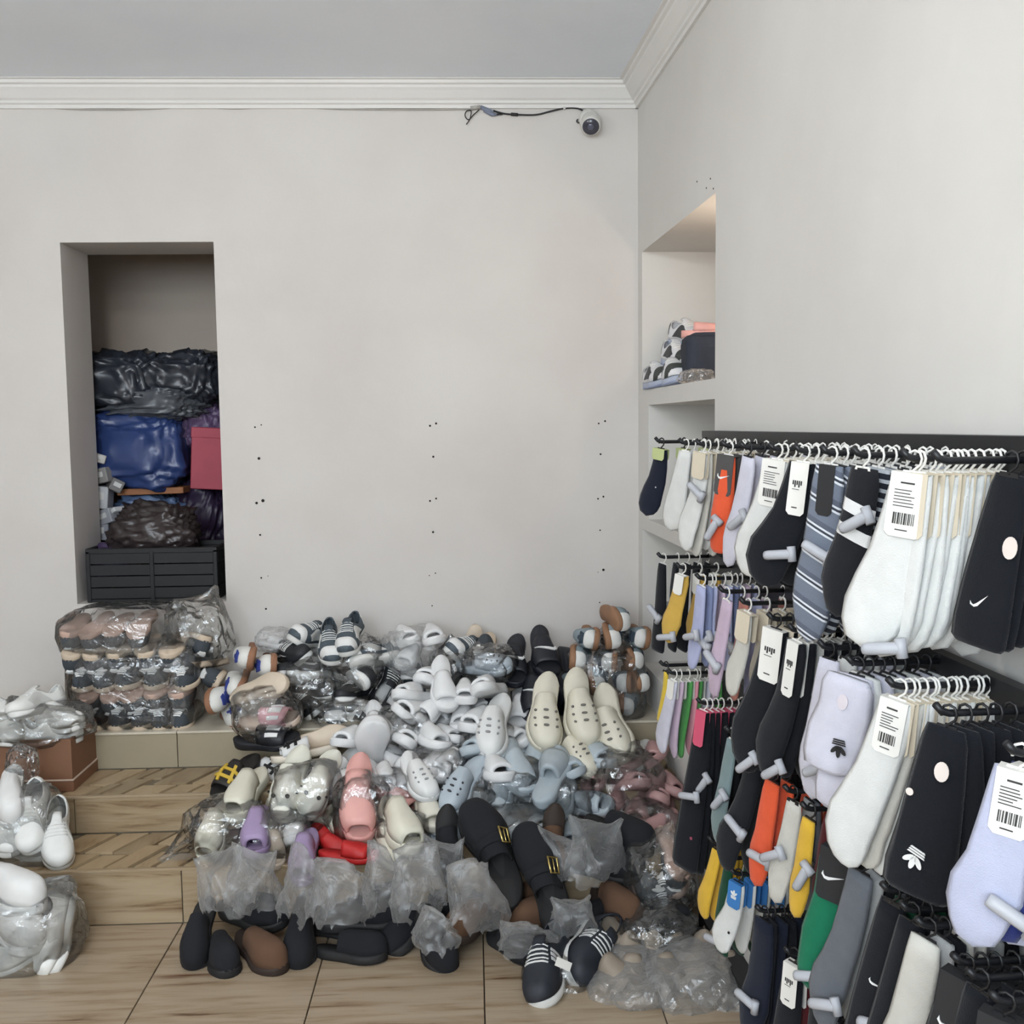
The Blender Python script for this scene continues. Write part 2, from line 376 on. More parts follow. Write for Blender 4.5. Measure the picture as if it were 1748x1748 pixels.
# ---------------------------------------------------------------- footwear
def lerp(xs, ys, x):
    if x <= xs[0]: return ys[0]
    for i in range(len(xs)-1):
        if x <= xs[i+1]:
            k = (x-xs[i])/(xs[i+1]-xs[i]); k = k*k*(3-2*k)
            return ys[i]+(ys[i+1]-ys[i])*k
    return ys[-1]
SL = 0.262
def hwid(u, wide=1.0):
    return wide*lerp((0, 0.15, 0.40, 0.72, 1), (0.030, 0.035, 0.033, 0.049, 0.043), u)*math.sqrt(max(0, 1-abs(2*u-1)**6))
def bend(u): return 0.009*math.sin(PI*min(1, u*1.1))
def sole_mb(h0, h1, wide=1.0, spring=0.012, bulge=1.06, n=16):
    m = MB(); rings = []
    for i in range(n+1):
        u = (1-math.cos(PI*i/n))/2; w_ = hwid(u, wide); h = h0+(h1-h0)*u; z = spring*max(0, (u-0.7)/0.3)**2
        c = bend(u); y = (u-0.5)*SL
        rings.append([Vector((c-w_*0.93, y, z)), Vector((c-w_*bulge, y, z+h*0.3)), Vector((c-w_*bulge, y, z+h*0.7)), Vector((c-w_*0.96, y, z+h)), Vector((c, y, z+h-0.004*math.sin(PI*u))),
                      Vector((c+w_*0.96, y, z+h)), Vector((c+w_*bulge, y, z+h*0.7)), Vector((c+w_*bulge, y, z+h*0.3)), Vector((c+w_*0.93, y, z)), Vector((c, y, z))])
    return m.loft(rings)
def surf(base, hx, hy, e=0.8, wide=1.0, toe=True, spring=0.012):
    def S(u, t):
        th = t*PI/2; w_ = hwid(u, wide)*0.97; s, c = math.sin(th), math.cos(th)
        h = lerp(hx, hy, u)
        if toe and u > 0.8: h *= math.sqrt(max(0, 1-((u-0.8)/0.2)**2.6))*0.96+0.04
        x = bend(u)+w_*math.copysign(abs(s)**e, s); z = base+h*abs(c)**e+spring*max(0, (u-0.7)/0.3)**2
        return Vector((x, (u-0.5)*SL, z))
    return S
def snorm(S, u, t):
    a = S(min(1, u+0.01), t)-S(max(0, u-0.01), t); b = S(u, min(1, t+0.02))-S(u, max(-1, t-0.02))
    n = b.cross(a); n.normalize()
    return n if n.z > -0.3 else -n
def upper_mb(S, u0, u1, t0=lambda u: 0.0, n=14, k=7):
    m = MB()
    for sgn in (-1, 1):
        rings = []
        for i in range(n+1):
            u = u0+(u1-u0)*(1-math.cos(PI*i/n))/2 if u1 > 0.99 else u0+(u1-u0)*i/n
            a = t0(u)
            rings.append([S(u, sgn*(1-(1-a)*j/k)) for j in range(k+1)])
        m.loft(rings, False)
    return m
def decal(m, S, polys, off=0.0025):           # polys of (u, t) points laid on a surface
    off += 0.0042
    for pl in polys:
        q = []
        for a, b in zip(pl, pl[1:]+pl[:1]):
            k = 3 if len(pl) < 9 else 1
            q += [(a[0]+(b[0]-a[0])*i/k, a[1]+(b[1]-a[1])*i/k) for i in range(k)]
        cu = sum(p[0] for p in pl)/len(pl); ct = sum(p[1] for p in pl)/len(pl); n = len(q)
        at = lambda u, t, o: S(u, t)+snorm(S, u, t)*o
        rings = [[at(u, t, -0.001) for u, t in q]]+[[at(cu+(u-cu)*s_, ct+(t-ct)*s_, off) for u, t in q] for s_ in (1, 0.66, 0.33)]
        k = len(m.v); m.loft(rings, True, False, False)
        m.v.append(tuple(at(cu, ct, off))); c = len(m.v)-1; b0 = k+3*n
        for i in range(n): m.f.append((b0+i, b0+(i+1) % n, c)); m.sm.append(False)
    return m
def ell(cx_, cy_, rx, ry, rot=0, n=10):
    return [(cx_+rx*math.cos(a)*math.cos(rot)-ry*math.sin(a)*math.sin(rot), cy_+rx*math.cos(a)*math.sin(rot)+ry*math.sin(a)*math.cos(rot)) for a in [2*PI*i/n for i in range(n)]]
TREFOIL = [ell(0, 0.38, 0.24, 0.62, 0, 12), ell(-0.42, 0.20, 0.22, 0.52, 0.75, 12), ell(0.42, 0.20, 0.22, 0.52, -0.75, 12)] + \
          [[(-0.75+k*0.05, -0.32-k*0.22), (0.75-k*0.05, -0.32-k*0.22), (0.66-k*0.05, -0.45-k*0.22), (-0.66+k*0.05, -0.45-k*0.22)] for k in range(3)]
SWOOSH = [[(-1.0, 0.12), (-0.72, -0.22), (-0.35, -0.25), (1.0, 0.38), (-0.38, 0.02), (-0.68, 0.0), (-0.82, 0.12)][::-1], [(-1.0, 0.12), (-0.82, 0.12), (-0.9, 0.42)]]
def flat(polys, sx, sy, rot=0.0, dx=0.0, dy=0.0):
    c, s = math.cos(rot), math.sin(rot)
    return [[(dx+(x*c-y*s)*sx, dy+(x*s+y*c)*sy) for x, y in p] for p in polys]
PROTO = {}
def proto(key, parts): PROTO[key] = parts      # parts: (name, mesh, sub-parts)
def col_mat(c, rough=0.65, **k):
    return mat('shoe_%02x%02x%02x_%d' % (c[0], c[1], c[2], int(rough*100)), c, rough, **k)
RUB = 0.5
def slide(key, c, c2=None, logo=None, sole=None, puff=False, mark=None, th=0.034, long=False):
    mc = col_mat(c, RUB); ms = col_mat(sole or c, RUB)
    h = 0.046 if puff else th
    parts = [('sole', sole_mb(h, h*0.8, 1.08 if puff else 1.02, 0.01, 1.10 if puff else 1.03).mesh('sole', ms, 1e-4), [])]
    S = surf(h*0.75, (0, 0.42, 0.6, 0.85, 1), (0.055, 0.060, 0.052, 0.036, 0.03), 0.75 if not puff else 0.9, 1.05, False, 0.0)
    if long: S = surf(h*0.75, (0, 0.36, 0.6, 0.85, 1), (0.06, 0.068, 0.062, 0.054, 0.046), 0.7, 1.04, False, 0.0)
    parts.append(('strap', upper_mb(S, 0.34 if long else 0.42, 0.93 if long else 0.84, n=8).mesh('strap', mc, 1e-4, 0.014 if puff else 0.009 if long else 0.006), []))
    if not puff:
        S0 = surf(h*0.82, (0, 1), (0.001, 0.001), 1.0, 0.86, False)
        parts.append(('footbed', upper_mb(S0, 0.02, 0.98).mesh('footbed', col_mat(tuple(int(x*0.93) for x in (sole or c)), 0.7), 1e-4), []))
    if logo:
        S2 = S; pol = {'tref': flat(TREFOIL, 0.36, 0.10, 0, 0, 0), 'swoosh': flat(SWOOSH, 0.5, 0.09), 'bars': [[(-0.6+k*0.45, -0.07), (-0.38+k*0.45, -0.07), (-0.28+k*0.45, 0.07), (-0.5+k*0.45, 0.07)] for k in range(3)],
               'net': [[(-0.6, -0.08+k*0.09), (0.6, -0.05+k*0.09), (0.6, -0.015+k*0.09), (-0.6, -0.045+k*0.09)] for k in range(2)]+[[(-0.35+k*0.5, -0.11), (-0.2+k*0.5, -0.11), (-0.1+k*0.5, 0.11), (-0.25+k*0.5, 0.11)] for k in range(2)]}[logo]
        pol = [[(0.66-y*1.25, x) for x, y in p] for p in pol]
        parts[1][2].append(('logo', decal(MB(), S2, pol, 0.0015+(0.006 if puff else 0)).mesh('logo', mark)))
    proto(key, parts)
def clog(key, c, holes=(30, 28, 28), sole=None, eyes=False, strap=True, wide=1.06, nholes=9):
    mc = col_mat(c, RUB); ms = col_mat(sole or c, RUB)
    parts = [('sole', sole_mb(0.034, 0.03, wide, 0.012, 1.05).mesh('sole', ms, 1e-4), [])]
    S = surf(0.026, (0, 0.4, 0.55, 0.75, 0.9, 1), (0.04, 0.062, 0.064, 0.055, 0.046, 0.04), 0.72, wide*0.95, True)
    up = ('upper', upper_mb(S, 0.40, 1.0).mesh('upper', mc, 1e-4, 0.004), [])
    parts.append(up)
    if eyes:
        for t, uu, r in ((-0.22, 0.80, 0.09), (0.22, 0.80, 0.09), (-0.6, 0.72, 0.05), (0.6, 0.72, 0.05)):
            up[2].append(('vent_hole', decal(MB(), S, [[(uu-y, t+x) for x, y in ell(0, 0, r, r*0.25)]], 0.001).mesh('vent_hole', col_mat(holes, 0.8))))
    elif nholes:
        for i in range(nholes):
            r, q = divmod(i, 3)
            up[2].append(('vent_hole', decal(MB(), S, [[(0.62+r*0.085-y, (q-1)*0.36+x) for x, y in ell(0, 0, 0.055, 0.012, 0, 8)]], 0.0005).mesh('vent_hole', col_mat(holes, 0.8))))
    if strap:
        pts = [Vector((math.copysign(1, math.cos(a))*0.045*abs(math.cos(a))**0.7+0.003, -0.01-0.115*math.sin(a), 0.062+0.012*math.sin(a))) for a in [PI*i/14 for i in range(15)]]
        m = MB(); rings = [[p+Vector((0, 0, dz))+Vector((p.x, p.y+0.01, 0)).normalized()*o for o, dz in ((0, -0.008), (0.004, -0.006), (0.004, 0.006), (0, 0.008), (-0.003, 0))] for p in pts]
        parts.append(('heel_strap', m.loft(rings, True, True).mesh('heel_strap', mc), []))
    proto(key, parts)
def closed(key, c, sole, logo=None, mark=None, buckle=False, u0=0.36, toe_cap=None, rough=0.9, h=0.030, tall=1.0, hightoe=False):
    mc = col_mat(c, rough); parts = [('sole', sole_mb(h, h*0.85, 1.03, 0.01, 1.04).mesh('sole', col_mat(sole, 0.7), 1e-4), [])]
    S = surf(h*0.8, (0, 0.36, 0.5, 0.75, 0.9, 1), (0.03*tall, 0.066*tall, 0.066*tall, 0.052, 0.044, 0.038), 0.75, 1.0, True, 0.01)
    if hightoe: S = surf(h*0.8, (0, 0.36, 0.5, 0.75, 0.9, 1), (0.03, 0.066, 0.074, 0.074, 0.072, 0.070), 0.75, 1.0, True, 0.006)
    up = ('upper', upper_mb(S, u0, 1.0).mesh('upper', mc, 1e-4, 0.005), []); parts.append(up)
    S0 = surf(h*0.84, (0, 1), (0.001, 0.001), 1.0, 0.9, False)
    parts.append(('footbed', upper_mb(S0, 0.02, 0.6).mesh('footbed', col_mat(tuple(int(x*0.8+20) for x in sole), 0.8), 1e-4), []))
    if logo == 'tref':
        up[2].append(('logo', decal(MB(), S, [[((0.875 if hightoe else 0.77)-y, x) for x, y in p] for p in flat(TREFOIL, 0.36, 0.085 if hightoe else 0.115)], 0.004 if hightoe else 0.0015).mesh('logo', mark)))
    if toe_cap:
        S2 = surf(h*0.8, (0, 0.75, 0.9, 1), (0.06, 0.056, 0.052, 0.048), 0.66, 1.14, True, 0.01)
        parts.append(('toe_cap', upper_mb(S2, 0.91, 1.0).mesh('toe_cap', col_mat(toe_cap, 0.6), 1e-4, 0.003), []))
    if buckle:
        m = MB(); off = 0.004
        rings = [[S(u, t)+snorm(S, u, t)*o for u, o in ((0.46, 0.0), (0.465, off), (0.545, off), (0.55, 0.0))] for t in [-1+2*i/16 for i in range(17)]]
        st = ('strap', m.loft(rings, True, False).mesh('strap', mc), []); parts.append(st)
        m = MB(); n_ = snorm(S, 0.505, 0.42); q = [S(u, t)+snorm(S, u, t)*0.009 for u, t in ((0.44, 0.3), (0.57, 0.3), (0.57, 0.62), (0.44, 0.62))]
        m.tube(q+[q[0], q[1]], 0.0026, 6)
        m.tube([(q[0]+q[3])/2, (q[1]+q[2])/2], 0.0018, 5)
        st[2].append(('buckle', m.mesh('buckle', mat('gold_buckle', (214, 190, 120), 0.25, 1.0))))
    proto(key, parts)
def sneaker(key, c, sole, side=None, kind='swoosh', toe=None, lace=(225, 225, 222), sole2=None, h=0.030):
    mc = col_mat(c, 0.6); parts = []
    s = ('sole', sole_mb(h, h*0.85, 1.02, 0.014, 1.05).mesh('sole', col_mat(sole, 0.55), 1e-4), []); parts.append(s)
    if sole2:
        s[2].append(('outsole', sole_mb(0.007, 0.007, 1.01, 0.0145, 1.06).mesh('outsole', col_mat(sole2, 0.6), 1e-4)))
    S = surf(h*0.85, (0, 0.06, 0.25, 0.47, 0.66, 0.85, 1), (0.055, 0.070, 0.060, 0.078, 0.062, 0.046, 0.042), 0.68, 1.0, True, 0.014)
    t0 = lambda u: 0.62*math.sqrt(max(0, 1-((u-0.27)/0.21)**2))
    up = ('upper', upper_mb(S, 0.0, 1.0, t0, n=20).mesh('upper', mc, 1e-4, 0.004), []); parts.append(up)
    S0 = surf(h*0.9, (0, 1), (0.002, 0.002), 1.0, 0.86, False)
    parts.append(('insole', upper_mb(S0, 0.03, 0.6).mesh('insole', col_mat(lace, 0.9), 1e-4), []))
    m = MB(); m.loft([[S(u, t)+Vector((0, -max(0, 0.50-u)*0.05, max(0, 0.55-u)*0.10+0.002)) for t in (-0.32, -0.18, 0, 0.18, 0.32)] for u in (0.40, 0.46, 0.52, 0.60, 0.66)], False)
    parts.append(('tongue', m.mesh('tongue', col_mat(c, 0.8), 0, 0.004), []))
    m = MB()
    for i in range(5):
        u = 0.49+i*0.045; m.tube([S(u, t)+snorm(S, u, t)*0.004 for t in (-0.38, -0.19, 0, 0.19, 0.38)], 0.0028, 5)
    parts.append(('lace', m.mesh('lace', col_mat(lace, 0.9)), []))
    if side:
        for sg in (-1, 1):
            if kind == 'swoosh': pl = [[(0.50+x*0.24, sg*(0.74-y*0.32)) for x, y in p] for p in SWOOSH]
            elif kind == 'stripes': pl = [[(0.40+k*0.065, sg*0.95), (0.435+k*0.065, sg*0.95), (0.51+k*0.05, sg*0.5), (0.475+k*0.05, sg*0.5)] for k in range(3)]
            else: pl = [[(0.28, sg*0.95), (0.66, sg*0.95), (0.74, sg*0.66), (0.58, sg*0.42), (0.52, sg*0.46), (0.40, sg*0.70)], [(0.0+0.02, sg*0.9), (0.14, sg*0.92), (0.13, sg*0.5), (0.04, sg*0.3)]]
            for p_ in ([pl] if kind == 'swoosh' else [[q_] for q_ in pl]):
                up[2].append(('side_stripe', decal(MB(), S, p_, 0.001).mesh('side_stripe', col_mat(side, 0.6))))
    if toe:
        S2 = surf(h*0.8, (0, 0.66, 0.85, 1), (0.072, 0.072, 0.060, 0.056), 0.66, 1.13, True, 0.014)
        parts.append(('toe_cap', upper_mb(S2, 0.83, 1.0).mesh('toe_cap', col_mat(toe, 0.6), 1e-4, 0.003), []))
    proto(key, parts)
LOGOW = mat('logo_white', (232, 232, 230), 0.6); LOGOK = mat('logo_black', (24, 24, 26), 0.6); LOGOY = mat('logo_yellow', (206, 172, 62), 0.6)
def shoe(key, name, label, cat, loc, az=0, pitch=0, roll=0, sc=1.0, group=None, flip=False):
    t = thing(name, label, cat, group, loc)
    M = Matrix.Rotation(math.radians(az)+PI, 4, 'Z') @ Matrix.Rotation(math.radians(pitch), 4, 'X') @ Matrix.Rotation(math.radians(roll), 4, 'Y')
    t.rotation_euler = M.to_euler(); t.scale = (-sc if flip else sc, sc, sc)
    # the root sits at the middle of the shoe
    off = Vector((0, 0, -0.04))
    for nm, me, subs in PROTO[key]:
        o = obj(nm, me, t); o.location = off
        for n2, me2 in subs: obj(n2, me2, o)
    return t
slide('slide_white', (226, 226, 226), puff=True)
slide('slide_cream', (222, 216, 200), puff=True)
slide('slide_blue', (176, 186, 192), puff=True)
slide('slide_pink', (176, 138, 136), puff=True)
slide('slide_rose', (226, 168, 160), th=0.05, long=True)
slide('slide_lilac', (166, 146, 182), th=0.04, long=True)
slide('slide_ivory', (222, 218, 200), th=0.045, long=True)
slide('slide_yellowblack', (36, 34, 32), logo='net', mark=LOGOY)
slide('slide_whiteblack', (228, 228, 226), logo='net', mark=LOGOK, sole=(225, 215, 198))
slide('slide_black', (32, 33, 38), logo='bars', mark=LOGOW)
slide('slide_swoosh', (28, 30, 38), logo='swoosh', mark=LOGOW, sole=(34, 36, 44))
slide('slide_pinkstrap', (216, 166, 172), logo='bars', mark=LOGOW, sole=(212, 192, 176))
slide('slide_beige', (206, 192, 172), sole=(214, 198, 178))
slide('slide_red', (190, 36, 36))
clog('clog_ivory', (228, 226, 212), eyes=True, strap=False)
clog('clog_cream', (222, 216, 198), holes=(112, 108, 102), strap=False)
clog('clog_white', (226, 226, 224), holes=(150, 150, 150), strap=False)
clog('clog_bluegrey', (176, 186, 194), holes=(60, 62, 66), strap=False)
closed('mule_trefoil', (66, 72, 78), (206, 188, 166), 'tref', LOGOW, u0=0.4, hightoe=True)
closed('mule_pinkgrey', (80, 84, 88), (198, 168, 152), 'tref', LOGOW, u0=0.4, hightoe=True)
closed('mule_bluebrown', (138, 152, 158), (150, 112, 84), 'tref', mat('logo_slate', (62, 76, 88), 0.7), u0=0.4, toe_cap=(220, 220, 216))
closed('mule_whitebrown', (222, 221, 216), (150, 108, 82), 'tref', mat('logo_blue', (52, 66, 140), 0.7), u0=0.4)
closed('boston_black', (24, 25, 30), (30, 29, 30), buckle=True, rough=0.95, h=0.032)
closed('boston_brown', (92, 66, 48), (44, 34, 28), buckle=True, rough=0.95, h=0.032)
sneaker('sneaker_blackwhite', (34, 36, 40), (228, 228, 226), (226, 226, 226), 'swoosh', None)
sneaker('sneaker_whiteblack', (224, 224, 222), (222, 222, 220), (34, 36, 40), 'panel', (40, 42, 46))
sneaker('sneaker_stripes', (36, 40, 48), (224, 224, 220), (230, 230, 228), 'stripes', None)
sneaker('sneaker_slate', (74, 84, 92), (222, 222, 218), (222, 222, 218), 'panel', (224, 224, 222))
sneaker('sneaker_white', (228, 228, 224), (226, 226, 222), (206, 206, 202), 'panel', None)
sneaker('sneaker_niche', (222, 222, 224), (174, 182, 200), (58, 60, 62), 'panel', (62, 66, 62), sole2=(150, 160, 190))
closed('suede_black', (24, 25, 30), (30, 29, 30), rough=0.95, h=0.034, hightoe=True)
closed('suede_brown', (96, 70, 52), (50, 38, 32), rough=0.95, h=0.034, hightoe=True)
slide('slide_taupe', (150, 138, 124), sole=(150, 138, 124))
closed('mule_white', (226, 226, 224), (224, 224, 221), rough=0.5, h=0.036, hightoe=True)
# ---------------------------------------------------------------- wall rack
BLK = mat('rack_black', (26, 27, 30), 0.4, spec=0.4)
ROWZ = [1.40, 1.09, 0.80, 0.51]
NT = 0.18
def at_n(px, py, n):
    d = ray(px, py); o = Vector((0, 0, EYE)); q = CORNER+WN*n
    t = (q-o).dot(WN)/d.dot(WN); p = o+d*t
    return (p-CORNER).dot(WT), p.z
def s_of(px, z, n):                                   # place along the wall of a point at height z
    lo, hi = 0.2, 3.4
    for _ in range(40):
        md = (lo+hi)/2; p = W(md, n, z)-Vector((0, 0, EYE))
        x = 874+FPX*p.dot(AX_R)/p.dot(AX_F)
        if x < px: lo = md
        else: hi = md
    return lo
rack = thing('sock_rack', 'black metal wall rack with rows of arms for socks', 'rack', None, W(1.1, 0, 0))
def rbox(name, s0, s1, n0, n1, z0, z1, parent=rack):
    m = MB(); wbox(m, s0, s1, n0, n1, z0, z1)
    m.v = [tuple(Vector(p)-rack.location) for p in m.v]
    return m.build(name, BLK, parent)
for s in (1.12, 1.62, 2.12, 2.62, 3.1):
    rbox('upright', s, s+0.04, 0.001, 0.025, 0.0, 1.415)
for k, z in enumerate(ROWZ):
    rbox('rail', 1.06, 3.2, 0.025, 0.045, z-0.085, z+0.012)
rbox('top_rail', 1.06, 3.2, 0.001, 0.046, 1.412, 1.428)
rbox('foot_rail', 1.06, 3.2, 0.001, 0.05, 0.0, 0.06)
def arm(s, z):
    p = lambda n, dz=0: W(s, n, z+dz)-rack.location
    MB().tube([p(0.04), p(NT-0.012), p(NT-0.002, 0.003), p(NT+0.006, 0.012)], 0.0048, 8).build('arm', BLK, rack)

# ---------------------------------------------------------------- socks
def fabric(name, rgb, stripe=None):
    key = 'knit_'+name
    if key in MATS: return MATS[key]
    m = mat(key, rgb, 0.95, var=0.05, scale=30, bump=0.25, bscale=600, spec=0.1, sheen=0.15)
    if stripe:
        t = m.node_tree; b = t.nodes['Principled BSDF']
        tc = t.nodes.new('ShaderNodeTexCoord'); sp = t.nodes.new('ShaderNodeSeparateXYZ'); t.links.new(tc.outputs['Object'], sp.inputs[0])
        mul = t.nodes.new('ShaderNodeMath'); mul.operation = 'MULTIPLY'; mul.inputs[1].default_value = stripe['f']
        ad = t.nodes.new('ShaderNodeMath'); ad.operation = 'MULTIPLY_ADD'; ad.inputs[1].default_value = stripe.get('slant', 0.0)
        t.links.new(sp.outputs[0], ad.inputs[0]); t.links.new(sp.outputs[2], ad.inputs[2])
        t.links.new(ad.outputs[0], mul.inputs[0])
        fr = t.nodes.new('ShaderNodeMath'); fr.operation = 'FRACT'; t.links.new(mul.outputs[0], fr.inputs[0])
        r = t.nodes.new('ShaderNodeValToRGB'); r.color_ramp.interpolation = 'CONSTANT'; e = r.color_ramp.elements
        e[0].position = 0; e[0].color = lin(stripe['cols'][0][1]); e[1].position = stripe['cols'][1][0]; e[1].color = lin(stripe['cols'][1][1])
        for p, c in stripe['cols'][2:]:
            q = e.new(p); q.color = lin(c)
        t.links.new(fr.outputs[0], r.inputs[0]); t.links.new(r.outputs[0], b.inputs['Base Color'])
    return m
GREY3 = dict(f=22, slant=0.35, cols=[(0, (112, 120, 134)), (0.55, (214, 218, 224)), (0.63, (60, 64, 74)), (0.72, (214, 218, 224)), (0.8, (92, 98, 112))])
DASH = dict(f=70, cols=[(0, (36, 39, 47)), (0.6, (168, 172, 178))])
TWOB = dict(f=5.2, slant=0.25, cols=[(0, (30, 31, 35)), (0.42, (225, 225, 224)), (0.52, (30, 31, 35)), (0.62, (225, 225, 224)), (0.72, (30, 31, 35))])
FAB = {'navy': (28, 33, 47), 'white': (212, 213, 210), 'black': (24, 26, 31), 'cream': (214, 209, 197), 'orange': (222, 92, 58), 'lilac': (200, 199, 211), 'greystripe': ((112, 120, 134), GREY3),
       'dash': ((36, 39, 47), DASH), 'twobar': ((30, 31, 35), TWOB), 'mustard': (198, 162, 78), 'lavender': (172, 177, 208), 'slate': (122, 132, 166), 'mauve': (192, 172, 190), 'rust': (184, 122, 110),
       'pink': (220, 152, 166), 'green': (84, 152, 84), 'yellow': (218, 176, 62), 'lemon': (222, 192, 72), 'teal': (124, 142, 144), 'grey': (160, 162, 162), 'darkgrey': (98, 102, 108), 'stone': (198, 196, 188),
       'emerald': (24, 108, 78), 'wine': (100, 30, 36), 'darkgreen': (26, 70, 50), 'peach': (218, 152, 126), 'lime': (192, 188, 84), 'periwinkle': (180, 184, 206), 'royal': (42, 52, 110), 'kraft': (196, 186, 168)}
def fab(k):
    c = FAB[k]
    return fabric(k, c[0], c[1]) if isinstance(c[0], tuple) else fabric(k, c)
NICE = {'dash': 'dark dashed', 'greystripe': 'grey striped', 'twobar': 'black white-barred', 'darkgrey': 'dark grey', 'darkgreen': 'dark green', 'wine': 'wine red', 'royal': 'royal blue', 'stone': 'pale grey', 'kraft': 'beige', 'cream': 'off-white', 'emerald': 'emerald green', 'periwinkle': 'pale blue', 'peach': 'peach', 'lilac': 'pale lilac', 'slate': 'slate blue'}
SOCKM = {}
def sock_mesh(shape, L, Wd, v, m):
    key = (shape, L, Wd, v, m.name)
    if key in SOCKM: return SOCKM[key]
    rnd = random.Random(v*13+len(shape)); h = Wd/2
    if shape == 'crew':     # leg, heel, then a foot hanging down to the left
        pts = [(0, 0, 0.72), (0, -0.06, 0.78), (-0.04, -0.22, 0.84), (-0.14, -0.42, 0.90), (-0.28, -0.58, 1.0), (-0.40, -0.70, 1.12), (-0.45, -0.80, 1.08), (-0.41, -0.89, 0.92), (-0.35, -0.95, 0.70), (-0.32, -0.985, 0.4), (-0.31, -1.0, 0.02)]
    elif shape == 'ankle':  # short leg, wide foot to the lower left
        pts = [(0, 0, 0.70), (0, -0.08, 0.78), (-0.04, -0.25, 0.90), (-0.12, -0.45, 1.04), (-0.24, -0.62, 1.20), (-0.34, -0.76, 1.30), (-0.40, -0.87, 1.18), (-0.42, -0.95, 0.85), (-0.42, -1.0, 0.02)]
    elif shape == 'drop':   # foot straight down
        pts = [(0, 0, 0.70), (0, -0.1, 0.82), (-0.03, -0.3, 0.88), (-0.08, -0.5, 0.94), (-0.15, -0.66, 1.12), (-0.20, -0.77, 1.05), (-0.20, -0.88, 0.86), (-0.20, -0.96, 0.62), (-0.2, -1.0, 0.02)]
    elif shape == 'fold':
        pts = [(0, 0, 0.78), (0, -0.1, 0.95), (0.02, -0.35, 1.0), (-0.06, -0.62, 1.12), (-0.10, -0.86, 1.0), (-0.08, -0.96, 0.92), (-0.08, -1.0, 0.5), (-0.08, -1.0, 0.02)]
    else:                   # tube, wider towards the hem
        pts = [(0, 0, 0.58), (0, -0.08, 0.70), (-0.01, -0.3, 0.84), (-0.03, -0.6, 1.0), (-0.05, -0.85, 1.10), (-0.05, -0.97, 1.08), (-0.05, -1.0, 0.9), (-0.05, -1.0, 0.02)]
    sway = rnd.uniform(-0.02, 0.05); rings = []
    for i, (x, z, k) in enumerate(pts):
        a = pts[max(0, i-1)]; b = pts[min(len(pts)-1, i+1)]
        d = Vector((b[0]-a[0], 0, (b[1]-a[1])*L/Wd*1.0)).normalized() if i < len(pts)-1 else Vector((pts[-1][0]-pts[-2][0]-1e-4, 0, (pts[-1][1]-pts[-2][1])*L/Wd-1e-4)).normalized()
        side = Vector((-d.z, 0, d.x))
        if side.x < 0: side = -side
        c = Vector((x*Wd*1.15+sway*z*Wd, 0.004*math.sin(4*z+v), z*L))
        th = 0.0048+0.0012*rnd.random() + (0.002 if shape == 'fold' else 0)
        wob = [1+0.03*rnd.uniform(-1, 1) for _ in range(10)]
        rings.append([c+side*(h*k*math.cos(q)*wob[j])+Vector((0, th*math.copysign(abs(math.sin(q))**0.7, math.sin(q))*(0.3+0.7*min(1, k*1.3)), 0)) for j, q in enumerate([2*PI*j/10 for j in range(10)])])
    SOCKM[key] = MB().loft(rings, True, True).mesh('sock', m)
    return SOCKM[key]
CARDM = {}
HOOKW = mat('hook_white', (228, 226, 220), 0.45); HOOKK = mat('hook_black', (28, 28, 30), 0.45)
def hook_mesh(m):
    if m.name not in CARDM:
        pts = [Vector((0.0, 0, -0.034)), Vector((0.0, 0, -0.014))]+[Vector((0.0, 0, 0)) + 0.0105*Vector((math.cos(a), 0, math.sin(a))) for a in [-PI*0.5+PI*0.16*k for k in range(9)]]
        # the curl goes over the arm, which runs along local y
        b = MB().tube([Vector((0, 0, -0.019)), Vector((0.001, 0, -0.015)), Vector((0.0085, 0, -0.007)), Vector((0.0095, 0, 0.001)), Vector((0.006, 0, 0.0085)), Vector((-0.001, 0, 0.0105)), Vector((-0.0075, 0, 0.007)), Vector((-0.0095, 0, 0.0)), Vector((-0.0085, 0, -0.006))], 0.0019, 5)
        b.add([Vector(p) for p in ((-0.014, -0.001, -0.022), (0.014, -0.001, -0.022), (0.014, 0.001, -0.022), (-0.014, 0.001, -0.022), (-0.012, -0.001, -0.016), (0.012, -0.001, -0.016), (0.012, 0.001, -0.016), (-0.012, 0.001, -0.016))], [(3,2,1,0),(4,5,6,7),(0,1,5,4),(1,2,6,5),(2,3,7,6),(3,0,4,7)], False)
        CARDM[m.name] = b.mesh('hook', m)
    return CARDM[m.name]
CARDS = {'white': (228, 226, 220), 'kraft': (212, 201, 180), 'green': (186, 196, 140), 'dark': (72, 70, 70), 'black': (34, 34, 36), 'blue': (56, 120, 184), 'pink': (206, 84, 112)}
PRINT = mat('print_black', (54, 52, 52), 0.7)
def card_mesh(k, w_, h):
    key = ('card', k, w_, h)
    if key not in CARDM:
        m = MB()
        for y in (-0.0098, 0.0098):
            m.prism([(-w_/2, -0.019), (w_/2, -0.019), (w_/2, -0.019-h+0.006), (w_/2-0.006, -0.019-h), (-w_/2+0.006, -0.019-h), (-w_/2, -0.019-h+0.006)][::-1], lambda a, b, z, y=y: Vector((a, y+z-0.0003, b)), 0.0006)
        m.box((-w_/2, -0.0098, -0.0195), (w_/2, 0.0098, -0.0185))
        CARDM[key] = m.mesh('header_card', mat('card_'+k, CARDS[k], 0.7, var=0.02))
    return CARDM[key]
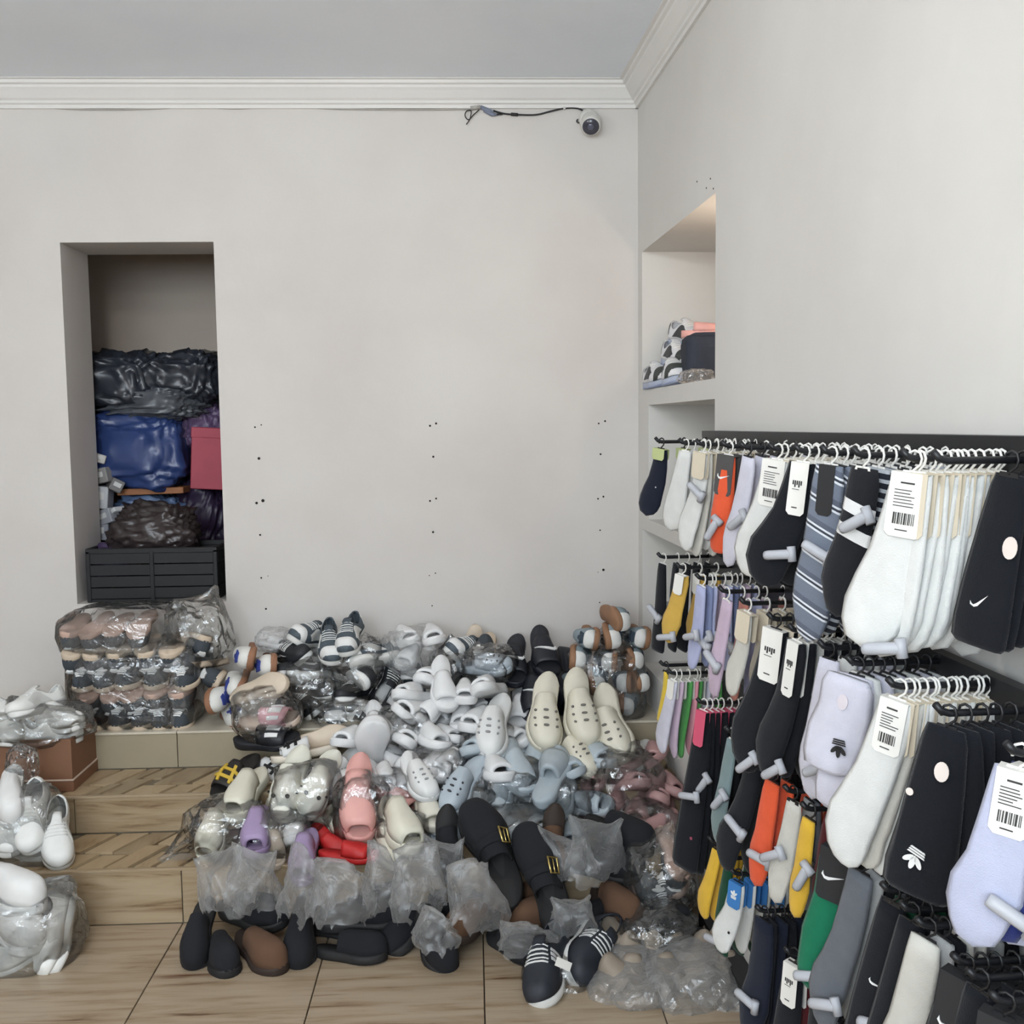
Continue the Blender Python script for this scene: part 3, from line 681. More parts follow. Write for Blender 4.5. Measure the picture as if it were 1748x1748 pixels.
def text_mesh(w_, h, seed, kind):
    rnd = random.Random(seed); m = MB(); y = -0.0110
    def bar(x0, x1, z0, z1): m.box((x0, y, z0), (x1, y+0.0006, z1))
    if kind == 'barcode':
        x = -w_*0.30
        while x < w_*0.30:
            b = rnd.choice((0.0008, 0.0014, 0.0022)); bar(x, x+b, -0.019-h*0.80, -0.019-h*0.62); x += b+rnd.choice((0.0009, 0.0016))
        for i in range(6): bar(-w_*0.34, -w_*0.34+w_*rnd.uniform(0.35, 0.66), -0.019-h*(0.26+i*0.05), -0.019-h*(0.26+i*0.05)-0.0010)
        bar(-w_*0.2, w_*0.18, -0.019-h*0.14, -0.019-h*0.14-0.0022); bar(-w_*0.2, w_*0.14, -0.019-h*0.88, -0.019-h*0.88-0.0014)
    elif kind == 'script':
        for i in range(5): bar(-w_*0.28+i*w_*0.11, -w_*0.21+i*w_*0.11, -0.019-h*0.42-0.004*(i % 2), -0.019-h*0.34)
        bar(-w_*0.28, w_*0.1, -0.019-h*0.5, -0.019-h*0.51); bar(-w_*0.2, w_*0.1, -0.019-h*0.84, -0.019-h*0.86)
    return m
def logo_mb(polys, sx, sz, dx, dz, y, rot=0.0):
    m = MB()
    for p in flat(polys, sx, sz, rot, dx, dz):
        m.prism(p, lambda a, b, h: Vector((a, y-h, b)), 0.0012)
    return m
TAGG = mat('security_tag_plastic', (172, 174, 180), 0.45)
def tag_mesh():
    if 'tag' not in CARDM:
        m = MB(); m.tube([(-0.028, -0.016, 0), (-0.022, -0.016, 0), (0.020, -0.016, 0), (0.024, -0.016, 0)], [0.0075, 0.0085, 0.0085, 0.006], 10)
        m.tube([(0.024, -0.016, -0.013), (0.024, -0.016, 0.013)], 0.0075, 10)
        m.tube([(0.005, -0.012, 0), (0.005, 0.004, 0)], 0.0022, 6)
        CARDM['tag'] = m.mesh('security_tag', TAGG)
    return CARDM['tag']
seedc = [0]
ORD = 'first second third fourth fifth sixth seventh eighth ninth tenth eleventh twelfth thirteenth fourteenth'.split()
def bunch(px, row, n, shape, L, Wd, cols, what, card=None, hook='w', yaw=28, text=None, cw=0.045, ch=0.06, tags=0, logo=None, behind=None, n0=0.045, tagz=-0.55, backcard=None, lean=0.13, nf=None, flap=0):
    nf = nf or NT-0.012
    Wd *= 0.86; L += 0.012
    z = ROWZ[row]; s = s_of(px, z, NT); arm(s, z); seedc[0] += 1; rnd = random.Random(seedc[0]*11)
    rowname = ('top', 'second', 'third', 'bottom')[row]
    for i in range(n):
        c = cols[i % len(cols)] if i < 30 else cols[0]
        k = nf-(nf-n0)*(i+(rnd.uniform(-0.32, 0.32) if 0 < i < n-1 else 0))/max(1, n-1)
        nc = NICE.get(c, c)
        ref = what.replace(' at the front of its arm', '')
        lab = what if i == 0 else '%s sock back on its arm, %s, behind the %s' % (ORD[i], nc, ref)
        lab = ' '.join(lab.split()[:16])
        t = thing('hanging_sock', lab, 'sock', ('socks behind the '+what) if i else None, W(s, k, z))
        y = (yaw if i == 0 else yaw*0.62-8*min(1, i/8))+rnd.uniform(-5, 5)
        ln = lean*(1 if i == 0 else 0.75)+rnd.uniform(-0.045, 0.045)
        t.rotation_euler = Euler((rnd.uniform(-0.02, 0.02), ln, -PI/2+WA+math.radians(y)), 'XYZ')
        obj('hook', hook_mesh(HOOKW if hook == 'w' else HOOKK), t)
        so = obj('sock', sock_mesh(shape, L-0.019, Wd, seedc[0]*3+i % 3, fab(c)), t); so.location = (0, 0, -0.019)
        so.scale = (1, 1, 1+rnd.uniform(-0.04, 0.03))
        if flap and i == 0:
            cf = obj('folded_cuff', sock_mesh('fold', L*flap, Wd*1.16, seedc[0]*3+1, fab(c)), t); cf.location = (-0.004, -0.0135, -0.019); cf.rotation_euler = (0, 0.05, 0)
        cc = card if i == 0 else (backcard or card)
        if cc: cd = obj('header_card', card_mesh(cc, cw, ch), t)
        if i == 0:
            if text and cc:
                if text in ('barcode', 'script'): text_mesh(cw, ch, seedc[0], text).build('print', PRINT, cd)
                elif text == 'swoosh': logo_mb(SWOOSH, cw*0.36, cw*0.36, 0, -0.019-ch*0.55, -0.0102).build('logo', LOGOW, cd)
                elif text == 'trefoil': logo_mb(TREFOIL, cw*0.30, cw*0.30, 0, -0.019-ch*0.45, -0.0102).build('logo', LOGOW, cd)
            for lg in (logo or []):
                kind, sx, dx, dz, rot, m_ = lg
                po = {'t': TREFOIL, 's': SWOOSH, 'o': [ell(0, 0, 0.7, 1.0, 0, 16)], 'd': [ell(0, 0, 1, 1, 0, 10)]}[kind]
                logo_mb(po, sx, sx, dx, dz*L, -0.0078-0.002*(shape == 'fold'), rot).build({'t': 'logo', 's': 'logo', 'o': 'sticker', 'd': 'eyelet'}[kind], m_, cf if flap else so)
        if i < tags:
            g = obj('security_tag', tag_mesh(), t); g.location = (rnd.uniform(-0.02, 0.02), 0, tagz*L-rnd.uniform(0, 0.12)*L); g.rotation_euler = (0, rnd.uniform(-1.3, 0.6), 0)
STK = mat('sticker_cream', (226, 214, 206), 0.6)
# top row, far to near
bunch(1122, 0, 3, 'ankle', 0.200, 0.075, ['navy'], 'navy ankle sock with green card at the far end', 'green', 'k', 32, ch=0.03, logo=[('d', 0.002, 0, -0.5, 0, LOGOW)])
bunch(1163, 0, 6, 'ankle', 0.205, 0.07, ['white', 'white', 'black'], 'white ribbed ankle sock beside the navy one', None, 'w', 25)
bunch(1192, 0, 9, 'crew', 0.250, 0.07, ['white', 'stone'], 'white crew sock with beige card and hard tag', 'kraft', 'w', 24, tags=1, tagz=-0.3, backcard='kraft')
bunch(1236, 0, 4, 'fold', 0.225, 0.06, ['orange'], 'folded orange sock with dark swoosh card', 'dark', 'w', 34, 'swoosh', 0.046, 0.085, tags=1, tagz=-0.75)
bunch(1268, 0, 5, 'drop', 0.235, 0.065, ['lilac'], 'pale lilac sock on black hooks', None, 'k', 24, tags=1, tagz=-0.5)
bunch(1318, 0, 10, 'crew', 0.235, 0.085, ['white', 'stone'], 'large white ankle sock with white barcode card in the top row', 'white', 'w', 36, 'barcode', 0.052, 0.085, backcard='kraft')
bunch(1362, 0, 8, 'crew', 0.225, 0.095, ['black'], 'plain black sock with slim white card in the top row', 'white', 'w', 36, 'script', 0.034, 0.09, tags=1, tagz=-0.7)
bunch(1408, 0, 8, 'drop', 0.300, 0.085, ['greystripe', 'greystripe', 'dash', 'greystripe'], 'grey diagonally striped sock with black card', 'black', 'w', 34, None, 0.03, 0.08, tags=1, tagz=-0.42)
bunch(1462, 0, 7, 'drop', 0.240, 0.08, ['twobar', 'dash', 'dash', 'twobar'], 'black sock with two white bars', None, 'w', 28, tags=1, tagz=-0.35, logo=[('o', 0.008, 0.0, -0.35, 0, LOGOW)])
bunch(1546, 0, 13, 'ankle', 0.262, 0.080, ['white'], 'nearest white ankle sock with barcode card in the top row', 'white', 'w', 40, 'barcode', 0.048, 0.085, tags=1, tagz=-0.9, backcard='kraft', n0=0.05)
bunch(1600, 0, 5, 'tube', 0.225, 0.085, ['black'], 'wide black sock with swoosh and round sticker', None, 'k', 30, logo=[('s', 0.014, -0.006, -0.68, 0.5, LOGOW), ('o', 0.014, 0.022, -0.36, 0, STK)], n0=0.03, nf=0.085)
# second row
bunch(1126, 1, 5, 'tube', 0.250, 0.062, ['black'], 'long black sock at the far end of the second row', None, 'w', 26, tags=2, tagz=-0.5)
bunch(1158, 1, 4, 'drop', 0.195, 0.065, ['mustard'], 'mustard yellow sock with white card', 'white', 'w', 30, None, 0.03, 0.05, tags=1, tagz=-0.8)
bunch(1192, 1, 9, 'drop', 0.215, 0.06, ['lavender', 'slate', 'lavender', 'mauve'], 'lavender sock with grey hard tags in the second row', None, 'w', 20, tags=6, tagz=-0.62)
bunch(1232, 1, 5, 'drop', 0.245, 0.06, ['mauve', 'rust', 'lavender'], 'mauve and rust long sock in the second row', None, 'w', 22, tags=1, tagz=-0.6)
bunch(1268, 1, 5, 'crew', 0.200, 0.06, ['stone', 'kraft'], 'pale grey sock under the big white ankle sock', 'kraft', 'w', 22)
bunch(1316, 1, 7, 'crew', 0.300, 0.085, ['black'], 'long black sock with rounded white card', 'white', 'k', 34, 'script', 0.046, 0.10, backcard='kraft', tags=1, tagz=-0.85)
bunch(1352, 1, 7, 'crew', 0.275, 0.08, ['black'], 'black sock with narrow white card in the second row', 'white', 'w', 26, 'script', 0.028, 0.10, backcard='white', tags=1, tagz=-0.9)
bunch(1404, 1, 6, 'drop', 0.255, 0.065, ['lilac', 'white'], 'long white sock with grey tags on black hooks', None, 'k', 30, tags=2, tagz=-0.72)
bunch(1452, 1, 8, 'fold', 0.225, 0.085, ['lilac', 'white'], 'folded white sock with black trefoil emblem', None, 'k', 38, logo=[('t', 0.015, 0.006, -0.46, PI+0.1, LOGOK), ('o', 0.012, 0.0, -0.16, 0, mat('faint_print', (206, 198, 204), 0.8))], flap=0.66)
bunch(1522, 1, 13, 'crew', 0.270, 0.078, ['white', 'stone', 'white'], 'nearest white crew sock with barcode card in the second row', 'white', 'w', 36, 'barcode', 0.040, 0.078, backcard='kraft')
bunch(1604, 1, 7, 'tube', 0.235, 0.095, ['black'], 'black sock with white trefoil emblem and oval sticker', None, 'k', 42, logo=[('t', 0.016, -0.012, -0.72, PI-0.25, LOGOW), ('o', 0.013, 0.005, -0.22, 0, STK), ('d', 0.005, -0.03, -0.38, 0, STK)])
bunch(1726, 1, 6, 'drop', 0.225, 0.08, ['periwinkle', 'royal', 'periwinkle'], 'pale blue sock with big barcode card', 'white', 'w', 48, 'barcode', 0.040, 0.075, tags=1, tagz=-0.72, n0=0.08)
# third row
bunch(1130, 2, 2, 'tube', 0.150, 0.03, ['lemon'], 'bright yellow sock at the far end of the third row', None, 'k', 20)
bunch(1144, 2, 8, 'crew', 0.225, 0.055, ['lilac', 'mauve', 'green', 'pink', 'green'], 'pastel sock with white card in the third row', 'white', 'w', 24, None, 0.026, 0.05)
bunch(1194, 2, 9, 'tube', 0.400, 0.085, ['black'], 'long black stocking with pink and white card', 'pink', 'w', 34, None, 0.03, 0.085, tags=2, tagz=-0.45, logo=[('d', 0.004, 0.01, -0.75, 0, mat('print_rose', (150, 70, 90), 0.8))])
bunch(1243, 2, 3, 'crew', 0.270, 0.05, ['teal', 'black'], 'thin teal grey sock among black ones', None, 'w', 24, tags=1)
bunch(1278, 2, 6, 'crew', 0.260, 0.075, ['black'], 'black sock left of the orange one in the third row', None, 'k', 28, tags=1)
bunch(1312, 2, 5, 'drop', 0.235, 0.06, ['orange'], 'orange sock with a grey hard tag in the third row', None, 'k', 30, tags=1, tagz=-0.62)
bunch(1344, 2, 6, 'drop', 0.215, 0.055, ['stone', 'grey', 'darkgrey'], 'pale grey sock right of the orange one', None, 'k', 22, tags=2, tagz=-0.5)
bunch(1374, 2, 5, 'drop', 0.205, 0.05, ['yellow', 'wine', 'yellow'], 'golden yellow sock in the third row', None, 'k', 20, tags=1, tagz=-0.5)
bunch(1422, 2, 4, 'fold', 0.245, 0.082, ['emerald'], 'folded emerald green sock with black swoosh card', 'black', 'k', 36, 'swoosh', 0.052, 0.085, tags=1, tagz=-0.80, flap=0.0, logo=[('d', 0.003, -0.01, -0.88, 0, LOGOW)])
bunch(1462, 2, 8, 'crew', 0.300, 0.07, ['darkgrey', 'grey', 'black'], 'long grey sock behind the emerald green one', None, 'k', 26, tags=1, tagz=-0.7)
bunch(1512, 2, 7, 'tube', 0.300, 0.08, ['black', 'darkgreen'], 'long black sock with small bars and swoosh', None, 'k', 34, logo=[('s', 0.012, 0, -0.42, -0.2, LOGOW)], tags=1)
bunch(1572, 2, 8, 'drop', 0.280, 0.07, ['stone', 'grey', 'black', 'stone'], 'pale grey long sock low at the front of the rack', None, 'k', 26, tags=1)
bunch(1634, 2, 7, 'tube', 0.240, 0.085, ['black'], 'black sock with white swoosh low at the front', 'black', 'k', 40, 'swoosh', 0.05, 0.12)
bunch(1700, 2, 6, 'tube', 0.230, 0.085, ['black', 'stone'], 'black sock with swoosh nearest the picture corner', 'black', 'k', 40, 'swoosh', 0.05, 0.13, n0=0.07)
# bottom row
bunch(1214, 3, 7, 'crew', 0.185, 0.05, ['yellow'], 'golden yellow sock in the bottom row', None, 'k', 24)
bunch(1252, 3, 5, 'crew', 0.185, 0.062, ['white', 'white', 'stone'], 'white sock with blue trefoil card', 'blue', 'k', 32, 'trefoil', 0.034, 0.055, logo=[('d', 0.003, -0.005, -0.6, 0, LOGOK)])
bunch(1234, 3, 4, 'tube', 0.215, 0.055, ['darkgreen'], 'dark green sock between yellow and white ones', None, 'k', 24, tags=1, tagz=-0.85)
bunch(1296, 3, 8, 'drop', 0.290, 0.08, ['navy', 'black'], 'navy sock right of the white one in the bottom row', None, 'k', 30, tags=1)
bunch(1346, 3, 8, 'tube', 0.340, 0.075, ['black', 'wine'], 'black sock with green print and white card', 'white', 'k', 32, 'script', 0.032, 0.08, logo=[('t', 0.016, 0, -0.42, 0.3, mat('print_green', (36, 120, 84), 0.8)), ('d', 0.005, -0.01, -0.62, 0, LOGOW)])
bunch(1392, 3, 6, 'drop', 0.270, 0.07, ['black'], 'black sock below the emerald green one', None, 'k', 28, tags=1)
bunch(1432, 3, 7, 'drop', 0.250, 0.07, ['stone', 'peach', 'lime', 'black'], 'beige and peach sock in the bottom row', None, 'k', 28)
bunch(1480, 3, 7, 'tube', 0.280, 0.08, ['black'], 'plain black sock in the bottom row near the front', None, 'k', 30, tags=1)
bunch(1548, 3, 7, 'drop', 0.280, 0.08, ['stone', 'black', 'grey'], 'pale grey sock in the bottom row at the front', None, 'k', 30)
bunch(1545, 2, 5, 'tube', 0.290, 0.08, ['black'], 'plain black sock before the pale grey long one', None, 'k', 26, n0=0.07)
bunch(1610, 3, 5, 'tube', 0.250, 0.085, ['black'], 'plain black sock lowest at the front of the rack', None, 'k', 30)
bunch(1660, 2, 4, 'tube', 0.240, 0.08, ['black'], 'plain black sock behind the swoosh cards', None, 'k', 26, n0=0.06)
# ---------------------------------------------------------------- plastic bags
CLEAR = film('clear_film', 0.95, 0.02, rough=0.10, bump=0.35)
CLEARG = film('grey_clear_film', 0.90, 0.05, (0.98, 0.98, 0.97), 0.07, 0.35)
HAZY = film('hazy_film', 0.6, 0.26, (0.94, 0.93, 0.91), 0.12, 0.4)
FROST = film('frosted_film', 0.35, 0.20, (0.97, 0.97, 0.97), 0.3, 0.3)
def folds(seed, n=7, f=(5, 14)):
    r = random.Random(seed); L = []
    for _ in range(n):
        d = Vector((r.gauss(0, 1), r.gauss(0, 1), r.gauss(0, 1))).normalized()
        L.append((d, r.uniform(*f), r.random()*2, r.uniform(0.4, 1.0)))
    return lambda p: sum(a*(abs((p.dot(d)*q+o) % 2-1)-0.5) for d, q, o, a in L)/n
def blob_mb(dim, seed, crump=0.16, sub=4, box=0.75, low=0.18, tail=None, f=(3, 9), cut=None, smooth=False):
    bm = bmesh.new(); bmesh.ops.create_icosphere(bm, subdivisions=sub, radius=1)
    g = folds(seed, f=f); g2 = folds(seed+50, 8, (9, 20)); so = Vector((seed*1.37 % 9, seed*2.1 % 7, seed*0.7 % 5))
    for v in bm.verts:
        p = v.co.normalized()
        q = Vector([math.copysign(abs(x)**box, x) for x in p])
        k = 1+low*noise.noise(p*1.6+so)+crump*g(p)+crump*0.45*g2(p)
        q = q*k
        for td, tl in (tail or []):
            t = max(0, p.dot(td)-0.62)/0.38
            q = q+td*tl*t**1.4; sd = q-td*q.dot(td); q -= sd*0.6*min(1, t*1.3)
        v.co = Vector((q.x*dim[0], q.y*dim[1], q.z*dim[2]))
    if cut is not None:
        g3 = folds(seed+90, 5, (1.5, 5))
        bmesh.ops.delete(bm, geom=[v for v in bm.verts if v.co.z < dim[2]*(cut+1.6*g3(Vector((v.co.x/dim[0], v.co.y/dim[1], 0))))], context='VERTS')
    bm.verts.index_update()
    m = MB(); m.add([v.co for v in bm.verts], [[v.index for v in f_.verts] for f_ in bm.faces], smooth); bm.free()
    return m
def bag(name, label, loc, dim, seed, m=None, group=None, rot=(0, 0, 0), cat='bag', crump=0.22, tail=None, sub=4, box=0.75, low=0.18, f=(3, 9), smooth=False):
    o = blob_mb(dim, seed, crump, sub, box, low, [(Vector(tail[0]).normalized(), tail[1])] if tail else None, f, None, smooth).build(name, m or CLEAR)
    o.location = loc; o.rotation_euler = rot
    return tag(o, label, cat, group)
def hood(name, label, loc, w_, d_, h, seed, az=0, m=None):
    # a thin carrier bag pulled over shoes: open ragged hem below, two handles standing up
    r = random.Random(seed)
    ears = [(Vector((r.uniform(-0.75, -0.25), r.uniform(-0.2, 0.2), 1)).normalized(), r.uniform(0.5, 1.1)), (Vector((r.uniform(0.2, 0.75), r.uniform(-0.2, 0.2), 1)).normalized(), r.uniform(0.1, 0.9))]
    o = blob_mb((w_/2, d_/2, h/2), seed, 0.55, 4, 0.9, 0.35, ears, (3, 9), cut=-0.25, smooth=True).build(name, m or FROST)
    o.location = loc; o.rotation_euler = (0, 0, math.radians(az))
    return tag(o, label, 'bag')
def stairs(Y): return 0 if Y < Y1 else Z1 if Y < Y2 else Z2 if Y < Y3 else Z3
def Yh(py): return lerp((1130, 1235, 1350, 1440, 1500, 1640, 1760), (3.52, 3.40, 3.19, 3.02, 2.88, 2.66, 2.50), py)
heapn = [0]; LOOSE = []
NTH = 'first second third fourth fifth sixth seventh eighth ninth tenth'.split()
def put(px, py, key, name, label, cat, az=0, pitch=0, roll=0, sc=0.9, Y=None, group=None, dY=0.0, flip=False):
    Y = (Y or Yh(py))+dY
    p = P(px, py, Y); lo = stairs(Y)+0.035*sc
    if p.z < lo: p.z = lo
    heapn[0] += 1
    o = shoe(key, name, label, cat, p, az, pitch, roll, sc, group, flip)
    LOOSE.append((o, sc, p.copy()))
    return o
rn = random.Random(5)
def fill(poly, stepx, stepy, key, name, label, cat, group, az=(-45, 45), pitch=(-25, 15), roll=(-35, 35), sc=(0.82, 0.92), dY=0.0, jit=0.3, Yf=None):
    ys = [p[1] for p in poly]; y = min(ys)+stepy*0.4; row = 0; n = 0
    def inside(x, y):
        c = False
        for (x0, y0), (x1, y1) in zip(poly, poly[1:]+poly[:1]):
            if (y0 > y) != (y1 > y) and x < (x1-x0)*(y-y0)/(y1-y0)+x0: c = not c
        return c
    xs = [p[0] for p in poly]
    while y < max(ys):
        x = min(xs)+stepx*(0.35 if row % 2 else 0.85); cn_ = 0
        while x < max(xs):
            if inside(x, y):
                k = key if isinstance(key, str) else key[n % len(key)]
                put(x+rn.uniform(-jit, jit)*stepx, y+rn.uniform(-jit, jit)*stepy, k, name, '%s, %s layer down, %s from left' % (label, NTH[row], NTH[cn_]), cat, rn.uniform(*az), rn.uniform(*pitch), rn.uniform(*roll), rn.uniform(*sc), Y=Yf(y) if Yf else None, group=group, dY=dY+rn.uniform(-0.015, 0.015), flip=rn.random() < 0.5)
                n += 1; cn_ += 1
            x += stepx
        y += stepy; row += 1
# --- stacked mules in front of the alcove, on the ledge
def mule_row(z, xs, inv, lab, az0=0, Y=3.60, key='mule_trefoil'):
    for i, px in enumerate(xs):
        p = P(px, 1150, Y); p.z = z
        shoe(key, 'mule', '%s, %s from the left' % (lab, ('first', 'second', 'third', 'fourth', 'fifth', 'sixth')[i]), 'shoe', p, az0+rn.uniform(-6, 6), -10+rn.uniform(-4, 4), (180 if inv else 0)+rn.uniform(-5, 5), 0.80, 'wrapped mules stacked under the alcove', rn.random() < 0.5)
mule_row(Z3+0.036, (170, 207, 245, 282, 318), False, 'grey mule with white trefoil in the bottom row of the stack')
mule_row(Z3+0.112, (160, 198, 236, 274, 316), True, 'upturned pink-soled mule in the second row of the stack', key='mule_pinkgrey')
mule_row(Z3+0.180, (150, 190, 228, 270, 322), False, 'grey mule with white trefoil in the middle row of the stack')
mule_row(Z3+0.256, (136, 174, 214, 258, 300), True, 'upturned grey mule in the fourth row of the stack')
mule_row(Z3+0.330, (134, 172, 210, 250), True, 'upturned pink-soled mule in the top row of the stack', Y=3.62, key='mule_pinkgrey')
bag('plastic_wrap', 'clear plastic wrap around the three lower rows of stacked mules', P(238, 1165, 3.62)+Vector((0, 0.02, 0)), (0.235, 0.15, 0.155), 11, box=0.45, crump=0.12, low=0.08)
bag('plastic_wrap', 'clear plastic wrap around the upper rows of stacked mules', P(212, 1078, 3.64), (0.20, 0.14, 0.10), 12, box=0.5, crump=0.16, low=0.1)
bag('plastic_bag', 'crumpled grey clear bag slumped at the alcove corner', P(338, 1078, 3.68), (0.115, 0.09, 0.125), 13, CLEARG, crump=0.4, tail=((0.4, 0, 0.9), 0.35))
for px, py, az, ro in ((352, 1128, -30, 20), (330, 1095, 40, 160), (368, 1150, 10, 60)):
    put(px, py, 'mule_trefoil', 'mule', 'grey mule inside the slumped bag by the alcove corner, %s' % ('right', 'upper', 'lowest')[(352, 330, 368).index(px)], 'shoe', az, 5, ro, 0.78, Y=3.66, group='mules in the slumped bag')
# --- shoes along the ledge
WB = 'white mule with brown sole and blue trefoil'
for i, (px, py, az, pi_, ro, tx) in enumerate([(424, 1118, 12, 0, 78, 'tipped on its side, highest'), (408, 1163, 5, -8, 70, 'tipped on its side below the highest'), (385, 1196, -10, 0, -75, 'lowest, near the wrapped stack'), (398, 1218, 30, 0, 20, 'flat on the ledge edge'), (447, 1128, 20, 5, 85, 'beside the white lump')]):
    put(px, py, 'mule_whitebrown', 'mule', '%s, %s' % (WB, tx), 'shoe', az, pi_, ro, 0.85, Y=3.58+0.02*(i % 2))
bag('plastic_bag', 'small white plastic bag on top of the brown mules', P(466, 1092, 3.64), (0.06, 0.05, 0.045), 21, FROST, crump=0.35)
put(466, 1096, 'slide_white', 'slide', 'white slide inside the small white bag above brown mules', 'shoe', 60, 0, 0, 0.5, Y=3.65)
BW = [('sneaker_blackwhite', 500, 1122, 35, 10, 30, 'black sneaker with white sole behind the brown mules'), ('sneaker_slate', 530, 1108, -30, 15, -20, 'slate sneaker with white toe at the back of the ledge'),
      ('sneaker_slate', 566, 1098, 10, -22, 0, 'slate sneaker on top with white toe cap'), ('sneaker_slate', 604, 1094, -8, -18, 8, 'topmost slate sneaker, right of its pair'),
      ('sneaker_whiteblack', 575, 1128, 80, 10, 30, 'white sneaker with black panel lying crosswise'), ('sneaker_blackwhite', 520, 1160, -60, 5, 40, 'black sneaker lying crosswise low on the ledge'),
      ('sneaker_blackwhite', 618, 1148, 20, 10, -60, 'black sneaker tipped over in the middle of the ledge'), ('sneaker_slate', 640, 1132, -50, 0, 50, 'slate sneaker near the white lumps'),
      ('sneaker_blackwhite', 668, 1176, 140, 48, 62, 'black sneaker with wavy white side standing on end'), ('sneaker_blackwhite', 548, 1188, 60, 0, 10, 'black sneaker half hidden behind the beige soles'),
      ('sneaker_slate', 560, 1224, 8, -35, 0, 'slate sneaker with white toe on the ledge edge'), ('sneaker_blackwhite', 605, 1205, -35, 8, 20, 'black sneaker low beside the white heap'),
      ('sneaker_whiteblack', 640, 1222, 55, 5, 25, 'white sneaker with black panel on the ledge edge'), ('sneaker_blackwhite', 510, 1200, 15, 0, 35, 'black sneaker right of the beige soles')]
for k, px, py, az, pi_, ro, lb in BW:
    put(px, py, k, 'sneaker', lb, 'shoe', az, pi_, ro, 0.82, Y=3.60+rn.uniform(-0.03, 0.05))
fill([(490, 1135), (760, 1135), (760, 1232), (490, 1232)], 62, 46, ['sneaker_slate', 'sneaker_blackwhite', 'sneaker_whiteblack'], 'sneaker', 'sneaker deep in the ledge row', 'shoe', 'sneakers deep in the ledge row', sc=(0.8, 0.85), dY=0, Yf=lambda y: 3.70)
fill([(640, 1080), (735, 1070), (760, 1150), (660, 1140)], 48, 40, 'slide_white', 'slide', 'white slide piled against the back wall', 'shoe', 'white slides against the back wall', sc=(0.72, 0.8), Yf=lambda y: 3.66)
fill([(745, 1100), (880, 1090), (880, 1232), (770, 1232)], 52, 44, ['sneaker_slate', 'mule_trefoil', 'slide_black'], 'sneaker', 'dark shoe left of the black slides', 'shoe', 'dark shoes in the middle of the ledge', sc=(0.78, 0.85), Yf=lambda y: 3.66)
put(815, 1100, 'slide_beige', 'slide', 'beige slide standing on end against the back wall', 'shoe', 0, 80, 0, 0.6, Y=3.76)
put(836, 1135, 'clog_bluegrey', 'clog', 'pale grey clog in shiny film on the ledge', 'shoe', 70, 0, 20, 0.8, Y=3.57)
put(850, 1185, 'sneaker_blackwhite', 'sneaker', 'black sneaker with white trim under the shiny film', 'shoe', 20, -15, -20, 0.8, Y=3.55)
put(889, 1120, 'slide_swoosh', 'slide', 'black slide with white emblem, upper left of the pair', 'shoe', -6, -30, 0, 1.0, Y=3.62)
put(921, 1120, 'slide_swoosh', 'slide', 'black slide with white emblem, upper right of the pair', 'shoe', 6, -30, 0, 1.0, Y=3.63)
put(900, 1180, 'slide_swoosh', 'slide', 'black slide with white rim leaning out below the pair', 'shoe', 0, -32, 0, 1.2, Y=3.56)
put(940, 1160, 'slide_swoosh', 'slide', 'black slide standing on edge right of the pair', 'shoe', 5, -40, 75, 1.2, Y=3.60)
BBn = 0
for r, (z, xs) in enumerate([(0.04, (985, 1030, 1072)), (0.125, (975, 1020, 1064, 1086)), (0.205, (990, 1034, 1078)), (0.283, (1000, 1046, 1082)), (0.345, (1052,))]):
    for i, px in enumerate(xs):
        p = P(px, 1150, 3.60); p.z = Z3+z
        shoe('mule_bluebrown', 'mule', 'blue-grey mule with brown sole in the right-hand stack, row %s, %s' % (('one', 'two', 'three', 'four', 'five')[r], ('left', 'middle', 'right', 'far right')[i]), 'shoe', p, rn.uniform(-14, 14), rn.uniform(-6, 6), (90 if (i+r) % 2 else -90)+rn.uniform(-10, 10), 0.82, 'blue-grey mules by the right wall')
bag('plastic_wrap', 'clear plastic wrap around the blue-grey mules by the right wall', P(1035, 1168, 3.60), (0.135, 0.12, 0.155), 31, box=0.5, crump=0.16, low=0.1)
bag('plastic_wrap', 'clear plastic wrap over the topmost blue-grey mule', P(1052, 1095, 3.61), (0.065, 0.10, 0.055), 32, crump=0.2)
bag('plastic_bag', 'clear shiny bag around the pale grey clog on the ledge', P(836, 1135, 3.57), (0.095, 0.10, 0.075), 33, crump=0.25)
bag('plastic_bag', 'clear shiny bag around dark shoes beside the white slides', P(770, 1150, 3.60), (0.08, 0.08, 0.10), 34, crump=0.3, tail=((0, 0, 1), 0.4))
bag('plastic_bag', 'clear bag around black sneakers in the middle of the ledge', P(600, 1130, 3.60), (0.12, 0.10, 0.10), 35, crump=0.28)
bag('plastic_bag', 'clear bag around black sneakers behind the beige soles', P(535, 1165, 3.58), (0.10, 0.10, 0.10), 36, CLEARG, crump=0.28)
bag('plastic_bag', 'clear bag around sneakers on the ledge edge', P(590, 1215, 3.55), (0.12, 0.08, 0.055), 37, crump=0.25)
bag('plastic_bag', 'clear bag over white slides against the back wall', P(705, 1110, 3.66), (0.115, 0.10, 0.085), 38, FROST, crump=0.3)
